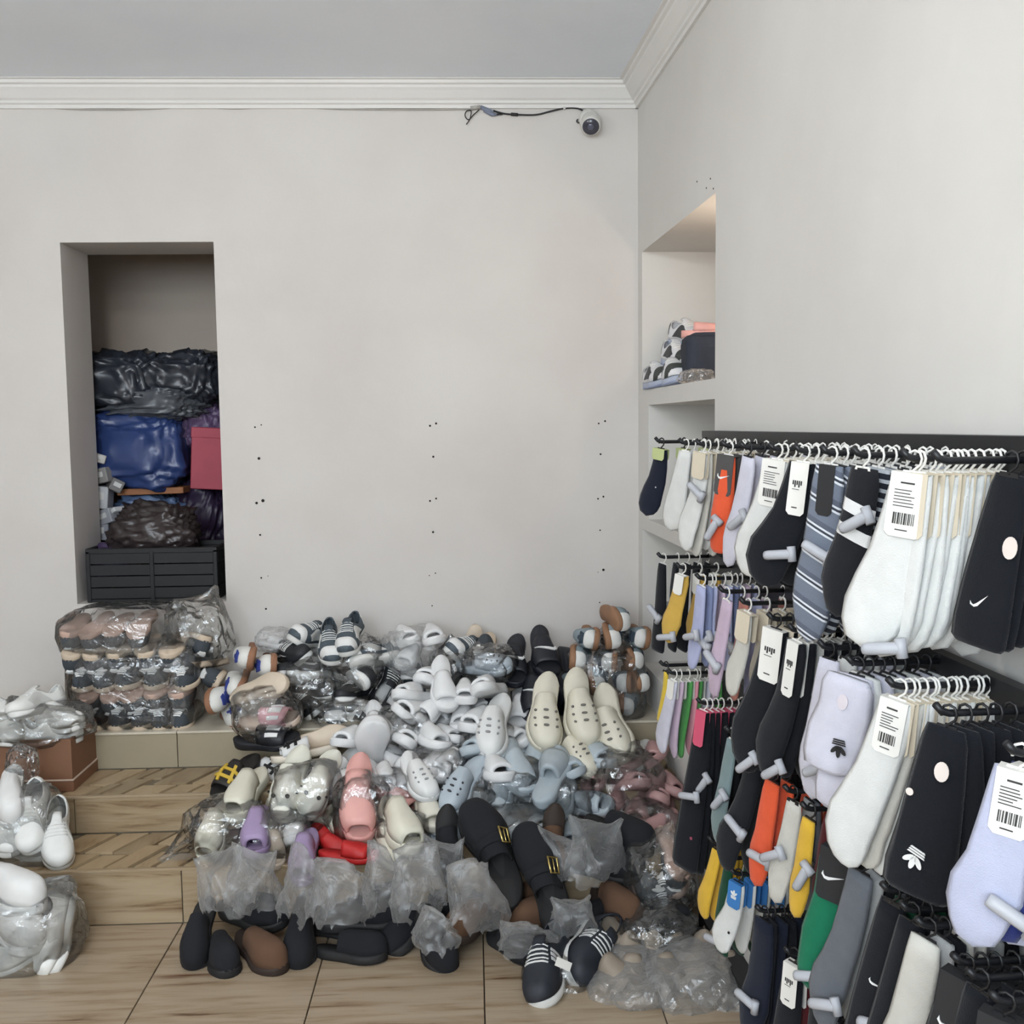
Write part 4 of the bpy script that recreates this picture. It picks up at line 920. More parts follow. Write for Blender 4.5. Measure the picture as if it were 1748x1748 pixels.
# --- slippers left of the heap
put(448, 1188, 'slide_beige', 'slide', 'beige slipper with its pale sole turned to the room', 'shoe', 70, 20, -118, 0.88, Y=3.46)
put(455, 1222, 'slide_pinkstrap', 'slide', 'pink strapped slide under the beige sole', 'shoe', 75, 6, 25, 0.86, Y=3.44)
put(458, 1250, 'slide_black', 'slide', 'black slide in film under the pink one', 'shoe', 78, 4, 15, 0.9, Y=3.41)
put(545, 1268, 'slide_beige', 'slide', 'beige slipper sole behind the ivory clogs', 'shoe', 100, 10, -100, 0.8, Y=3.40)
put(515, 1285, 'slide_whiteblack', 'slide', 'white open slide with black lattice behind the ivory clogs', 'shoe', -70, -5, 15, 0.84, Y=3.36)
put(462, 1298, 'slide_whiteblack', 'slide', 'white slide with black lattice strap', 'shoe', 60, -10, 15, 0.8, Y=3.34)
put(412, 1322, 'slide_yellowblack', 'slide', 'black slide with yellow lattice strap', 'shoe', -25, -18, -10, 0.9, Y=3.28)
bag('plastic_bag', 'clear bag around the beige, pink and black slides', P(455, 1218, 3.44), (0.115, 0.085, 0.095), 41, crump=0.2)
# --- white heap at the centre
fill([(600, 1230), (690, 1190), (745, 1140), (800, 1165), (880, 1215), (905, 1290), (800, 1335), (700, 1340), (625, 1330)], 50, 40, 'slide_white', 'slide', 'white padded slide in the central heap', 'shoe', 'white slides in the central heap', az=(-50, 50), pitch=(-30, 25), roll=(-45, 45), sc=(0.72, 0.86))
fill([(620, 1200), (900, 1200), (900, 1330), (620, 1330)], 70, 60, 'slide_white', 'slide', 'white slide deep under the central heap', 'shoe', 'white slides under the central heap', sc=(0.78, 0.86), dY=0.11)
put(622, 1262, 'slide_white', 'slide', 'large white slide with its rounded sole turned up', 'shoe', 6, 62, 0, 1.0, dY=-0.04)
put(842, 1250, 'clog_white', 'clog', 'large white clog with rounded toe in the heap', 'shoe', -15, -32, 0, 1.05, dY=-0.07)
put(762, 1168, 'slide_white', 'slide', 'white slide topping the central heap', 'shoe', 10, -40, 0, 0.85, dY=-0.05)
put(717, 1338, 'clog_white', 'clog', 'white clog at the foot of the white heap', 'shoe', 25, -25, 5, 0.85, dY=-0.05)
put(728, 1383, 'slide_cream', 'slide', 'cream padded slide below the white heap', 'shoe', 20, -20, 0, 0.8, dY=-0.03)
put(733, 1425, 'slide_cream', 'slide', 'cream slide behind the grey bag at the front', 'shoe', -20, -15, 10, 0.85, dY=-0.02)
for px, py, az, ro, lb in ((945, 1228, -8, -8, 'left'), (990, 1222, 4, 0, 'middle'), (1034, 1250, 10, 35, 'right')):
    put(px, py, 'clog_cream', 'clog', 'cream clog pointing nose down, %s of the three' % lb, 'shoe', az, -44, ro, 1.15, dY=-0.06)
put(1000, 1290, 'clog_cream', 'clog', 'cream clog under the three nose-down clogs', 'shoe', 30, -25, 0, 0.9, dY=-0.04)
put(1082, 1290, 'clog_white', 'clog', 'white clog with dark holes beside the hanging socks', 'shoe', -20, -20, 0, 0.8, dY=0.02)
fill([(780, 1300), (900, 1285), (1010, 1300), (1015, 1420), (940, 1440), (800, 1430), (745, 1400)], 52, 36, 'slide_blue', 'slide', 'blue-grey padded slide in the blue-grey heap', 'shoe', 'blue-grey slides in the heap', az=(-50, 50), pitch=(-30, 20), roll=(-45, 45), sc=(0.74, 0.86))
fill([(760, 1290), (1000, 1290), (1000, 1420), (760, 1420)], 75, 62, 'slide_blue', 'slide', 'blue-grey slide deep under its heap', 'shoe', 'blue-grey slides under the heap', sc=(0.78, 0.86), dY=0.10)
put(803, 1352, 'clog_bluegrey', 'clog', 'blue-grey clog with dark vent holes in the heap', 'shoe', -35, -30, -8, 0.92, dY=-0.07)
put(865, 1318, 'slide_blue', 'slide', 'large blue-grey slide with open toe facing the room', 'shoe', 15, -25, 0, 0.95, dY=-0.06)
put(925, 1330, 'slide_blue', 'slide', 'large blue-grey slide with round heel in the heap', 'shoe', 160, 25, 0, 0.95, dY=-0.05)
put(918, 1428, 'slide_blue', 'slide', 'pale grey slide just behind the black buckled clog', 'shoe', -70, 0, 20, 0.85, dY=-0.05)
fill([(1020, 1290), (1120, 1280), (1145, 1330), (1145, 1440), (1050, 1440), (1015, 1370)], 46, 34, 'slide_pink', 'slide', 'dusty pink slide by the rack', 'shoe', 'dusty pink slides by the rack', az=(-50, 50), pitch=(-30, 20), roll=(-45, 45), sc=(0.70, 0.8), dY=0.0)
bag('plastic_bag', 'clear shiny bag over the dusty pink slides by the rack', P(1070, 1345, 3.18), (0.12, 0.10, 0.12), 51, crump=0.28)
bag('plastic_bag', 'clear shiny bag low around dusty pink slides', P(1105, 1415, 3.05), (0.10, 0.09, 0.08), 52, crump=0.3)
bag('plastic_bag', 'hazy clear bag below the cream clogs', P(1045, 1300, 3.26), (0.11, 0.09, 0.07), 53, CLEARG, crump=0.3)
for i, (px, py, a, b) in enumerate(((690, 1250, 0.10, 0.09), (745, 1310, 0.10, 0.07), (830, 1270, 0.10, 0.08))):
    bag('plastic_bag', ('clear bag over white slides left in the heap', 'clear bag over white slides low in the heap', 'clear bag around the large white clog')[i], P(px, py, Yh(py)-0.01), (a, 0.09, b), 60+i, crump=0.26)
for i, (px, py, a, b) in enumerate(((800, 1370, 0.10, 0.09), (870, 1350, 0.12, 0.10), (950, 1370, 0.12, 0.10), (890, 1415, 0.12, 0.07))):
    bag('plastic_bag', ('clear bag around the blue-grey clog', 'clear bag over blue-grey slides at the middle', 'clear bag over blue-grey slides near the pink heap', 'clear bag low over blue-grey slides')[i], P(px, py, Yh(py)-0.01), (a, 0.10, b), 70+i, crump=0.26)
# --- clogs and slides left of the white heap
put(440, 1362, 'slide_ivory', 'slide', 'ivory slide with wide toe opening at the left edge', 'shoe', -12, -16, 4, 0.95, dY=-0.03)
put(500, 1352, 'clog_ivory', 'clog', 'large ivory clog pointing nose down', 'shoe', -10, -38, 0, 1.05, dY=-0.05)
put(556, 1350, 'clog_ivory', 'clog', 'ivory clog with two ringed dots on its toe', 'shoe', -22, -34, -30, 0.98, dY=-0.02)
put(590, 1300, 'clog_white', 'clog', 'white clog leaning behind the pink slide', 'shoe', -35, -30, -15, 0.85, dY=0.0)
put(608, 1372, 'slide_rose', 'slide', 'large rose pink slide pointing nose down', 'shoe', 4, -38, 0, 1.15, dY=-0.07)
put(680, 1345, 'slide_rose', 'slide', 'rose pink slide lying behind the large one', 'shoe', 50, -10, 10, 0.9, dY=-0.02)
put(686, 1412, 'slide_ivory', 'slide', 'ivory slide with open toe right of the rose one', 'shoe', 22, -16, -8, 1.0, dY=-0.06)
put(672, 1450, 'slide_ivory', 'slide', 'ivory slide lying under the other at the step edge', 'shoe', 30, -20, 0, 0.85, dY=-0.02)
put(455, 1412, 'slide_lilac', 'slide', 'lilac slide in a shiny bag', 'shoe', 5, -14, 0, 0.88, dY=-0.03)
put(518, 1455, 'slide_lilac', 'slide', 'lilac slide with open toe at the step edge', 'shoe', 0, -18, 4, 0.85, dY=-0.06)
put(470, 1445, 'slide_beige', 'slide', 'beige slide under the lilac one', 'shoe', 8, -15, 0, 0.8, dY=0.0)
put(570, 1440, 'slide_red', 'slide', 'bright red slide under the rose pink one', 'shoe', 50, -20, 40, 0.72, dY=-0.01)
put(600, 1462, 'slide_red', 'slide', 'bright red slide lying flat at the step edge', 'shoe', 80, 0, 0, 0.7, dY=-0.02)
put(376, 1412, 'slide_ivory', 'slide', 'ivory slide inside the large clear bag at the left', 'shoe', -10, -30, 0, 0.85, dY=0.0)
fill([(420, 1380), (690, 1370), (690, 1440), (440, 1450)], 62, 40, ['slide_ivory', 'slide_black', 'clog_white'], 'slide', 'slide under the ivory and pink ones', 'shoe', 'slides under the ivory and pink ones', sc=(0.75, 0.85), dY=0.09)
bag('plastic_bag', 'large clear bag at the left edge of the heap', P(385, 1420, 3.06), (0.13, 0.10, 0.10), 81, crump=0.3, tail=((-0.8, -0.3, -0.3), 0.5))
bag('plastic_bag', 'clear bag around the lilac slides', P(470, 1425, 3.03), (0.10, 0.09, 0.075), 82, crump=0.3)
bag('plastic_bag', 'clear bag around the ivory clogs', P(525, 1355, 3.13), (0.115, 0.10, 0.105), 83, crump=0.2)
bag('plastic_bag', 'clear bag around the large rose pink slide', P(618, 1385, 3.07), (0.085, 0.09, 0.115), 84, crump=0.2)
bag('plastic_bag', 'clear bag around the rear rose pink slide', P(672, 1345, 3.17), (0.09, 0.08, 0.06), 85, crump=0.25)
bag('plastic_bag', 'clear bag around the ivory slide right of the rose one', P(688, 1425, 3.0), (0.08, 0.08, 0.075), 86, crump=0.22)
# --- buckled clogs in frosted bags along the foot of the steps
FR = [('suede_black', 352, 1600, 0, -34, 0, 0.86, 'black clog at the left end of the front row, nose down'), ('suede_black', 415, 1575, 60, 0, 10, 0.95, 'black clog lying crosswise in the first frosted bag'),
      ('suede_black', 395, 1620, 20, 0, 0, 0.85, 'black clog flat on the floor beside the left end'), ('suede_brown', 460, 1615, 40, -5, 5, 0.9, 'brown clog under the second frosted bag'),
      ('suede_black', 512, 1610, 0, -36, 0, 0.92, 'black clog standing nose down in the front row'), ('suede_black', 575, 1575, 80, 0, 10, 1.0, 'black clog lying crosswise under the third frosted bag'),
      ('suede_black', 625, 1580, 95, 0, 0, 0.95, 'black clog next to the third frosted bag'), ('suede_black', 612, 1628, 75, 0, -10, 0.8, 'black clog flat on the floor at the front'),
      ('suede_black', 664, 1555, 10, -40, -12, 0.95, 'black clog leaning nose down at the middle of the row'), ('suede_black', 715, 1600, -35, -20, 30, 0.9, 'black clog under the fourth frosted bag'),
      ('suede_black', 762, 1612, 20, -25, 0, 0.92, 'black clog with squared heel toward the room'), ('suede_black', 752, 1548, 60, 10, 20, 0.95, 'black clog above the squared one'),
      ('suede_black', 768, 1488, 5, -50, 0, 0.9, 'black clog peeking from a frosted bag'), ('suede_brown', 800, 1598, -40, 0, 0, 0.88, 'tan brown clog on the floor right of the squared one'),
      ('suede_brown', 858, 1562, 30, -20, 0, 0.9, 'dark brown clog under the big black ones'), ('suede_brown', 912, 1558, 5, -35, 0, 0.9, 'dark brown clog in a white bag at the middle'),
      ('suede_brown', 940, 1600, -60, 0, 0, 0.95, 'dark brown clog flat on the floor near the striped shoes'), ('suede_black', 882, 1606, 40, 0, 20, 0.85, 'black clog on the floor under the frosted hem'),
      ('suede_brown', 962, 1500, -5, -50, 0, 0.92, 'brown clog rising between black clogs'), ('suede_black', 1020, 1510, 70, -5, 20, 1.0, 'black clog under the right frosted bag'),
      ('suede_black', 1055, 1490, 45, -10, 0, 0.95, 'black clog at the right end under the frosted bag'), ('suede_black', 1020, 1565, -50, 0, 0, 0.95, 'black clog low at the right end of the row'),
      ('suede_brown', 1050, 1570, 20, 0, 0, 0.95, 'dark brown clog beside the dark wrapped bundle')]
for k, px, py, az, pi_, ro, sc, lb in FR:
    put(px, py, k, 'suede_clog', lb, 'shoe', az, pi_, ro, sc, dY=0.065)
put(838, 1452, 'boston_black', 'buckled_clog', 'large black suede clog with gold buckle on top of the row', 'shoe', 205, 38, -25, 1.32, Y=2.86)
put(915, 1520, 'boston_black', 'buckled_clog', 'large black clog leaning beside the gold-buckled one', 'shoe', 200, 44, -30, 1.28, Y=2.80)
TB = [(372, 1570, 0.15, 0.13, 0.19, 91, (0.03, 0.02), 'first frosted bag from the left in the front row'), (432, 1570, 0.14, 0.12, 0.18, 92, (0.0, 0.03), 'second frosted bag, folded over the black clog'),
      (497, 1580, 0.13, 0.12, 0.21, 93, (0.04, 0.02), 'beige-tinted frosted bag with a sharp peak'), (585, 1585, 0.17, 0.13, 0.20, 94, (0.0, 0.02), 'wide frosted bag with pleats in the front row'),
      (640, 1565, 0.12, 0.11, 0.18, 95, (0.03, 0.01), 'frosted bag leaning right of the wide one'), (700, 1575, 0.15, 0.12, 0.21, 96, (0.03, 0.0), 'crumpled frosted bag at the middle of the row'),
      (765, 1520, 0.12, 0.11, 0.17, 97, (-0.01, 0.0), 'tall frosted bag beside the gold-buckled clog'), (825, 1590, 0.15, 0.12, 0.19, 98, (-0.02, 0.0), 'frosted bag hanging under the gold-buckled clog'),
      (885, 1628, 0.15, 0.11, 0.10, 99, (0.02, 0.0), 'low frosted bag on the floor beside the striped shoes'), (965, 1500, 0.14, 0.12, 0.15, 100, (0.01, 0.0), 'frosted bag left of the right-hand peak'),
      (1020, 1510, 0.18, 0.13, 0.19, 101, (-0.01, 0.02), 'frosted bag with a tall peak at the right'), (965, 1595, 0.12, 0.1, 0.12, 102, (0.02, 0.0), 'frosted bag scrap between brown clogs'), (745, 1620, 0.12, 0.1, 0.11, 103, (0.0, 0.0), 'small frosted bag on the floor by the squared clog')]
for px, py, w_, d_, h, sd_, ln, lb in TB:
    Y = Yh(py)-0.05; p = P(px, py, Y); p.z = max(p.z, 0.01)
    hood('frosted_bag', lb, p+Vector((ln[0], ln[1], h*0.26)), w_*1.05, d_*1.15, h*0.92, sd_, rn.uniform(-25, 25))
# --- bundles beside the rack
put(945, 1690, 'sneaker_stripes', 'sneaker', 'black sneaker with white stripes in clear film, left of two', 'shoe', -20, -10, 20, 1.0, Y=2.60)
put(985, 1665, 'sneaker_stripes', 'sneaker', 'black sneaker with white stripes and paper label, right of two', 'shoe', -25, -8, -60, 1.0, Y=2.66)
tag(MB().bbox((-0.022, 0, -0.011), (0.022, 0.001, 0.011), 0.0003).build('paper_label', mat('paper', (226, 224, 216), 0.8)), 'small white paper label on the striped sneaker bag', 'label')
lbo = bpy.data.objects['paper_label']; lbo.location = P(962, 1646, 2.50); lbo.rotation_euler = (-0.5, 0.5, 0.1)
bag('plastic_bag', 'clear film around the striped sneakers', P(955, 1680, 2.60), (0.10, 0.11, 0.085), 111, crump=0.2)
bag('wrapped_bundle', 'dark grey shoes bundle tied in shiny clear film', P(1128, 1598, 2.70), (0.105, 0.09, 0.085), 112, CLEARG, crump=0.3, f=(4, 12))
for i, (px, py, az, ro) in enumerate(((1095, 1600, 30, 0), (1130, 1610, -30, 10), (1160, 1600, 60, 0), (1125, 1570, 90, 0))):
    put(px, py, 'suede_black', 'suede_clog', ('left clog', 'middle clog', 'right clog', 'upper clog')[i]+' inside the bundle tied in shiny film', 'shoe', az, -5, ro, 0.72, Y=2.71)
bag('plastic_bag', 'dark grey clear bag with shoes beside the black stocking', P(1125, 1490, 2.85), (0.11, 0.10, 0.115), 113, CLEARG, crump=0.3, tail=((0.2, 0, 1), 0.3))
for i, (px, py, az, ro) in enumerate(((1105, 1500, 20, 0), (1140, 1495, -30, 30), (1125, 1530, 60, 0), (1130, 1465, 10, 170))):
    put(px, py, 'mule_pinkgrey', 'mule', ('left', 'right', 'lower', 'upper')[i]+' grey mule in the dark bag beside the black stocking', 'shoe', az, -20, ro, 0.78, Y=2.88)
bag('plastic_bag', 'black shiny bag between striped sneakers and tied bundle', P(1030, 1640, 2.70), (0.07, 0.07, 0.06), 114, mat('black_plastic', (26, 27, 31), 0.22, var=0.1), crump=0.4)
for i, (px, py, az, pi_, ro) in enumerate(((1065, 1690, 20, -30, 10), (1110, 1680, -20, -25, 0), (1160, 1690, 30, -25, 0), (1205, 1685, -30, -20, 10), (1085, 1735, 0, -30, 0), (1140, 1738, 15, -30, 0), (1195, 1735, -20, -30, 0), (1245, 1725, 10, -30, 0), (1045, 1740, 40, -10, 0), (1235, 1670, 70, 0, 0))):
    put(px, py, 'slide_taupe', 'slide', 'taupe slide in the grey bags at the bottom edge, %s' % ('leftmost of the upper row', 'second of the upper row', 'third of the upper row', 'fourth of the upper row', 'first low one', 'second low one', 'third low one', 'fourth low one', 'beside the striped sneakers', 'under the dark green socks')[i], 'shoe', az, pi_, ro, 0.85, Y=2.56 if py > 1710 else 2.66)
for i, (px, py, a, b) in enumerate(((1085, 1700, 0.115, 0.085), (1180, 1700, 0.12, 0.10), (1240, 1720, 0.10, 0.085), (1060, 1740, 0.10, 0.06))):
    bag('plastic_bag', ('grey hazy bag right of the striped sneakers', 'large grey hazy bag at the bottom edge', 'grey hazy bag against the rack foot', 'low grey hazy bag at the bottom edge')[i], P(px, py, 2.56-0.02*i), (a*1.15, 0.16, b*1.2), 120+i, HAZY, crump=0.34, f=(4, 12))
# --- brown box and white shoes at the left
c0 = PZ(125, 1351, Z2); BXW, BXD, BXH = 0.46, 0.225, 0.172
BROWN = mat('brown_cardboard', (128, 90, 66), 0.6, var=0.08, scale=6)
bx = thing('cardboard_box', 'open brown box with a pale line near its foot', 'box', None, (c0.x-BXW, c0.y, Z2))
m = MB(); t_ = 0.008
m.box((0, 0, 0.03), (BXW, t_, BXH)); m.box((0, BXD-t_, 0.03), (BXW, BXD, BXH)); m.box((0, t_, 0.03), (t_, BXD-t_, BXH)); m.box((BXW-t_, t_, 0.03), (BXW, BXD-t_, BXH)); m.box((t_, t_, 0.03), (BXW-t_, BXD-t_, 0.04))
m.build('body', BROWN, bx)
MB().bbox((-0.004, -0.004, 0), (BXW+0.004, BXD+0.004, 0.036), 0.002).build('base', BROWN, bx)
MB().bbox((-0.005, -0.005, 0.036), (BXW+0.005, BXD+0.005, 0.041), 0.001).build('pale_line', mat('pale_edge', (206, 186, 170), 0.6), bx)
for i, (px, py, az, ro) in enumerate(((100, 1232, 60, 10), (62, 1225, -30, 20), (28, 1238, 20, -10), (80, 1250, 80, 0), (40, 1258, 100, 0), (10, 1222, 45, 10))):
    put(px, py, 'sneaker_white', 'sneaker', 'white sneaker inside the brown box, %s' % ('at its right corner', 'upper middle', 'at the left', 'low at the right', 'low at the left', 'upper left')[i], 'shoe', az, 0, ro, 0.8, Y=3.345)
bag('plastic_bag', 'clear bag over the white sneakers in the brown box', P(55, 1235, 3.34), (0.19, 0.10, 0.07), 131, CLEARG, crump=0.3, tail=((-0.2, 0, 1), 0.3))
bag('plastic_bag', 'clear bag hanging over the front of the brown box', P(38, 1310, 3.16), (0.05, 0.035, 0.07), 132, crump=0.3)
for i, (px, py, az, pi_, ro, k) in enumerate(((22, 1352, 20, -30, 0, 'mule_white'), (60, 1395, 10, -35, 10, 'sneaker_white'), (12, 1412, 30, -20, 0, 'sneaker_white'), (85, 1440, 20, -30, 0, 'sneaker_white'), (38, 1452, 70, 0, 0, 'sneaker_white'), (-10, 1450, 20, 0, 0, 'sneaker_white'))):
    put(px, py, k, 'sneaker' if 'sn' in k else 'mule', 'white shoe on the lower step at the left, %s' % ('topmost', 'with rounded toe in the middle', 'at the picture edge', 'lowest at the right', 'lowest in the middle', 'cut by the picture edge')[i], 'shoe', az, pi_, ro, 0.9, Y=3.06-0.02*(i % 2))
bag('plastic_bag', 'clear bag around the white shoes on the lower step', P(40, 1415, 3.06), (0.13, 0.10, 0.13), 133, CLEARG, crump=0.2)
for i, (px, py, az, pi_, ro, k, sc) in enumerate(((15, 1520, 60, -10, 0, 'mule_white', 1.05), (25, 1572, 40, -15, 0, 'mule_white', 1.1), (92, 1602, 10, -30, 60, 'sneaker_white', 0.95), (40, 1628, 160, 0, 0, 'sneaker_white', 0.95), (-5, 1640, 0, -10, 0, 'sneaker_white', 0.95))):
    put(px, py, k, 'sneaker' if 'sn' in k else 'mule', 'white shoe on the floor at the left, %s' % ('topmost and rounded', 'rounded, below the topmost', 'rightmost with its sole turned out', 'low with a dark mouth', 'cut by the picture edge')[i], 'shoe', az, pi_, ro, sc, Y=2.78)
bag('plastic_bag', 'clear bag around the white shoes on the floor', P(45, 1585, 2.77), (0.15, 0.12, 0.13), 134, CLEARG, crump=0.2)

# --- let the loose shoes settle: nudge apart those that run into each other
def settle(items, rounds=40, far=0.045):
    B = []
    for o, sc, p in items:
        R = o.rotation_euler.to_matrix(); B.append([p.copy(), R @ Vector((0, 1, 0)), 0.088*sc, 0.039*sc, p, o])
    for it in range(rounds):
        for i in range(len(B)):
            a = B[i]
            for j in range(i+1, len(B)):
                b = B[j]; d = b[0]-a[0]
                if abs(d.x) > 0.26 or abs(d.y) > 0.26 or abs(d.z) > 0.2: continue
                # closest points of the two long axes
                u, v = a[1], b[1]; k = u.dot(v); e = u.dot(d); f = v.dot(d); q = 1-k*k
                s_ = max(-a[2], min(a[2], (e-k*f)/q if q > 1e-4 else 0)); t_ = max(-b[2], min(b[2], k*s_-f)); s_ = max(-a[2], min(a[2], e+k*t_))
                g = d+v*t_-u*s_; l = g.length; gap = a[3]+b[3]-l
                if gap > 0:
                    g = g/l if l > 1e-5 else Vector((0, 0, 1))
                    a[0] -= g*gap*0.25; b[0] += g*gap*0.25
        for a in B:
            m_ = a[0]-a[4]
            if m_.length > far: a[0] = a[4]+m_.normalized()*far
            lo = stairs(a[0].y)+0.75*a[3]+abs(a[1].z)*a[2]*0.75
            if a[4].z > stairs(a[4].y)-0.01 and a[0].z < lo and lo-a[0].z < 0.08: a[0].z = lo
            if a[0].y > YW-0.05-abs(a[1].y)*a[2]: a[0].y = YW-0.05-abs(a[1].y)*a[2]
    for a in B: a[5].location = a[0]
settle([q for q in LOOSE if not q[0]['label'].startswith('taupe') and 'bundle tied' not in q[0]['label']])
# ---------------------------------------------------------------- store alcove
def sack(name, label, px, py, Y, hw_, hh, hd, seed, m, crump=0.3, box=0.8, cat='bag', f=(3, 9)):
    k = Y/FPX
    return bag(name, label, P(px, py, Y), (hw_*k, hd, hh*k), seed, m, None, (0, 0, 0), cat, crump*1.5, None, 5, box, 0.18, (4, 13), True)
BLACKP = mat('dark_plastic', (48, 52, 60), 0.28, var=0.2, scale=5)
BLUEP = mat('blue_plastic', (50, 68, 118), 0.3, var=0.15, scale=5)
LBLUEP = mat('light_blue_plastic', (104, 126, 164), 0.35, var=0.2, scale=8)
PURP = mat('purple_plastic', (98, 80, 112), 0.4, var=0.15, scale=6)
DARKB = mat('brown_black_plastic', (52, 44, 44), 0.3, var=0.25, scale=6)
AF = OZ0
sack('plastic_sack', 'dark plastic bale lying on the left top of the alcove stack', 205, 655, 4.40, 75, 52, 0.20, 201, BLACKP, 0.4, 0.6)
sack('plastic_sack', 'dark plastic bale with shiny folds on the right top', 318, 648, 4.42, 72, 46, 0.20, 202, BLACKP, 0.45, 0.65)
sack('plastic_sack', 'grey plastic bale sagging over the blue sack', 262, 688, 4.34, 88, 28, 0.14, 203, mat('grey_plastic', (84, 88, 94), 0.25, var=0.2), 0.5, 0.7)
sack('plastic_sack', 'bright blue plastic sack in the middle of the alcove', 240, 768, 4.40, 82, 68, 0.20, 204, BLUEP, 0.22, 0.55)
sack('plastic_sack', 'purple striped bag behind the red box', 350, 725, 4.46, 42, 44, 0.14, 205, PURP, 0.3, 0.7)
sack('plastic_sack', 'dark plum sack below the red box', 352, 880, 4.50, 44, 60, 0.16, 206, mat('plum_plastic', (52, 40, 64), 0.4, var=0.2), 0.3, 0.7)
sack('plastic_sack', 'pale blue crumpled bag under the wooden board', 262, 888, 4.42, 72, 44, 0.16, 207, LBLUEP, 0.45, 0.7)
sack('plastic_sack', 'dark brown sack heaped in the black crate', 262, 910, 4.03, 72, 52, 0.09, 208, DARKB, 0.4, 0.85)
sack('plastic_sack', 'dark plum bundle at the left of the black crate', 190, 958, 4.02, 38, 30, 0.08, 209, mat('violet_plastic', (66, 52, 84), 0.4, var=0.2), 0.4, 0.8)
sack('plastic_sack', 'navy sack at the back of the alcove floor', 250, 950, 4.46, 84, 44, 0.07, 210, mat('navy_plastic', (30, 38, 60), 0.35, var=0.2), 0.3, 0.6)
p0 = P(200, 846, 4.25); p1 = P(313, 838, 4.25)
tag(MB().bbox((0, 0, 0), (p1.x-p0.x, 0.22, 0.026), 0.002).build('wooden_board', mat('brown_board', (158, 104, 66), 0.6, var=0.1, scale=10)), 'brown wooden board carrying the blue sack', 'board')
bo = bpy.data.objects['wooden_board']; bo.location = p0; bo.rotation_euler = (0, -0.02, 0)
rb = thing('red_box', 'crimson cardboard box leaning at the right of the alcove', 'box', None, P(358, 835, 4.28), (0, 0.06, 0.1))
MB().bbox((-0.075, -0.02, 0), (0.085, 0.14, 0.25), 0.003).build('body', mat('crimson_card', (170, 68, 84), 0.6, var=0.06), rb)
MB().bbox((-0.077, -0.022, 0.21), (0.087, 0.142, 0.254), 0.003).build('lid', MATS['crimson_card'], rb)
bpy.data.objects['red_box'].location.z -= 0.0
for i, (px, py, w_, h, c, ro, lb) in enumerate([(170, 782, .05, .035, (200, 196, 190), .3, 'small white carton at the top of the left clutter'), (178, 812, .08, .06, (150, 148, 146), -.2, 'grey plastic carton in the left clutter'), (196, 828, .05, .05, (122, 120, 120), .5, 'small grey carton beside the board end'),
                                                (174, 848, .07, .09, (186, 188, 192), .1, 'pale grey carton standing in the left clutter'), (186, 882, .09, .06, (158, 160, 166), -.3, 'grey carton below the pale one'), (205, 872, .05, .02, (214, 214, 214), -.5, 'white paper slip in the left clutter'), (172, 905, .08, .07, (140, 142, 150), .1, 'lowest grey carton behind the crate')]):
    p = P(px, py, 4.22)
    bt = thing('small_carton', lb, 'box', 'small cartons in the alcove', p, (0, ro, ro))
    cm = mat('carton_%d' % i, c, 0.5)
    MB().bbox((-w_/2, -0.05, -h/2), (w_/2, 0.05, h/2), 0.003).build('body', cm, bt)
    MB().bbox((-w_*0.3, -0.052, -h*0.1), (w_*0.3, -0.0495, h*0.25), 0.0005).build('label_patch', mat('carton_label', (206, 206, 204), 0.6), bt)
# black plastic crate on the sill
cr = thing('plastic_crate', 'black slatted plastic crate on the alcove sill', 'crate', None, (OX0+0.03, YW+0.02, OZ0))
CW, CD, CH = 0.49, 0.26, 0.205
CRM = mat('crate_black', (18, 19, 22), 0.6)
for nm, a, b in (('rim', (0, 0, CH-0.02), (CW, 0.014, CH)), ('rim', (0, CD-0.014, CH-0.02), (CW, CD, CH)), ('rim', (0, 0.014, CH-0.02), (0.014, CD-0.014, CH)), ('rim', (CW-0.014, 0.014, CH-0.02), (CW, CD-0.014, CH)), ('floor_panel', (0.004, 0.004, 0), (CW-0.004, CD-0.004, 0.012))):
    MB().bbox(a, b, 0.002).build(nm, CRM, cr)
for k in range(4):
    z = 0.014+k*0.044
    for a, b in (((0.004, 0.003, z), (CW-0.004, 0.009, z+0.0405)), ((0.004, CD-0.009, z), (CW-0.004, CD-0.003, z+0.0405)), ((0.003, 0.01, z), (0.009, CD-0.01, z+0.0405)), ((CW-0.009, 0.01, z), (CW-0.003, CD-0.01, z+0.0405))):
        MB().bbox(a, b, 0.001).build('slat', CRM, cr)
for x, y in ((0, 0), (CW-0.016, 0), (0, CD-0.016), (CW-0.016, CD-0.016), (CW/2-0.008, -0.001)):
    MB().bbox((x, y, 0), (x+0.016, y+0.016, CH-0.01), 0.002).build('corner_post', CRM, cr)
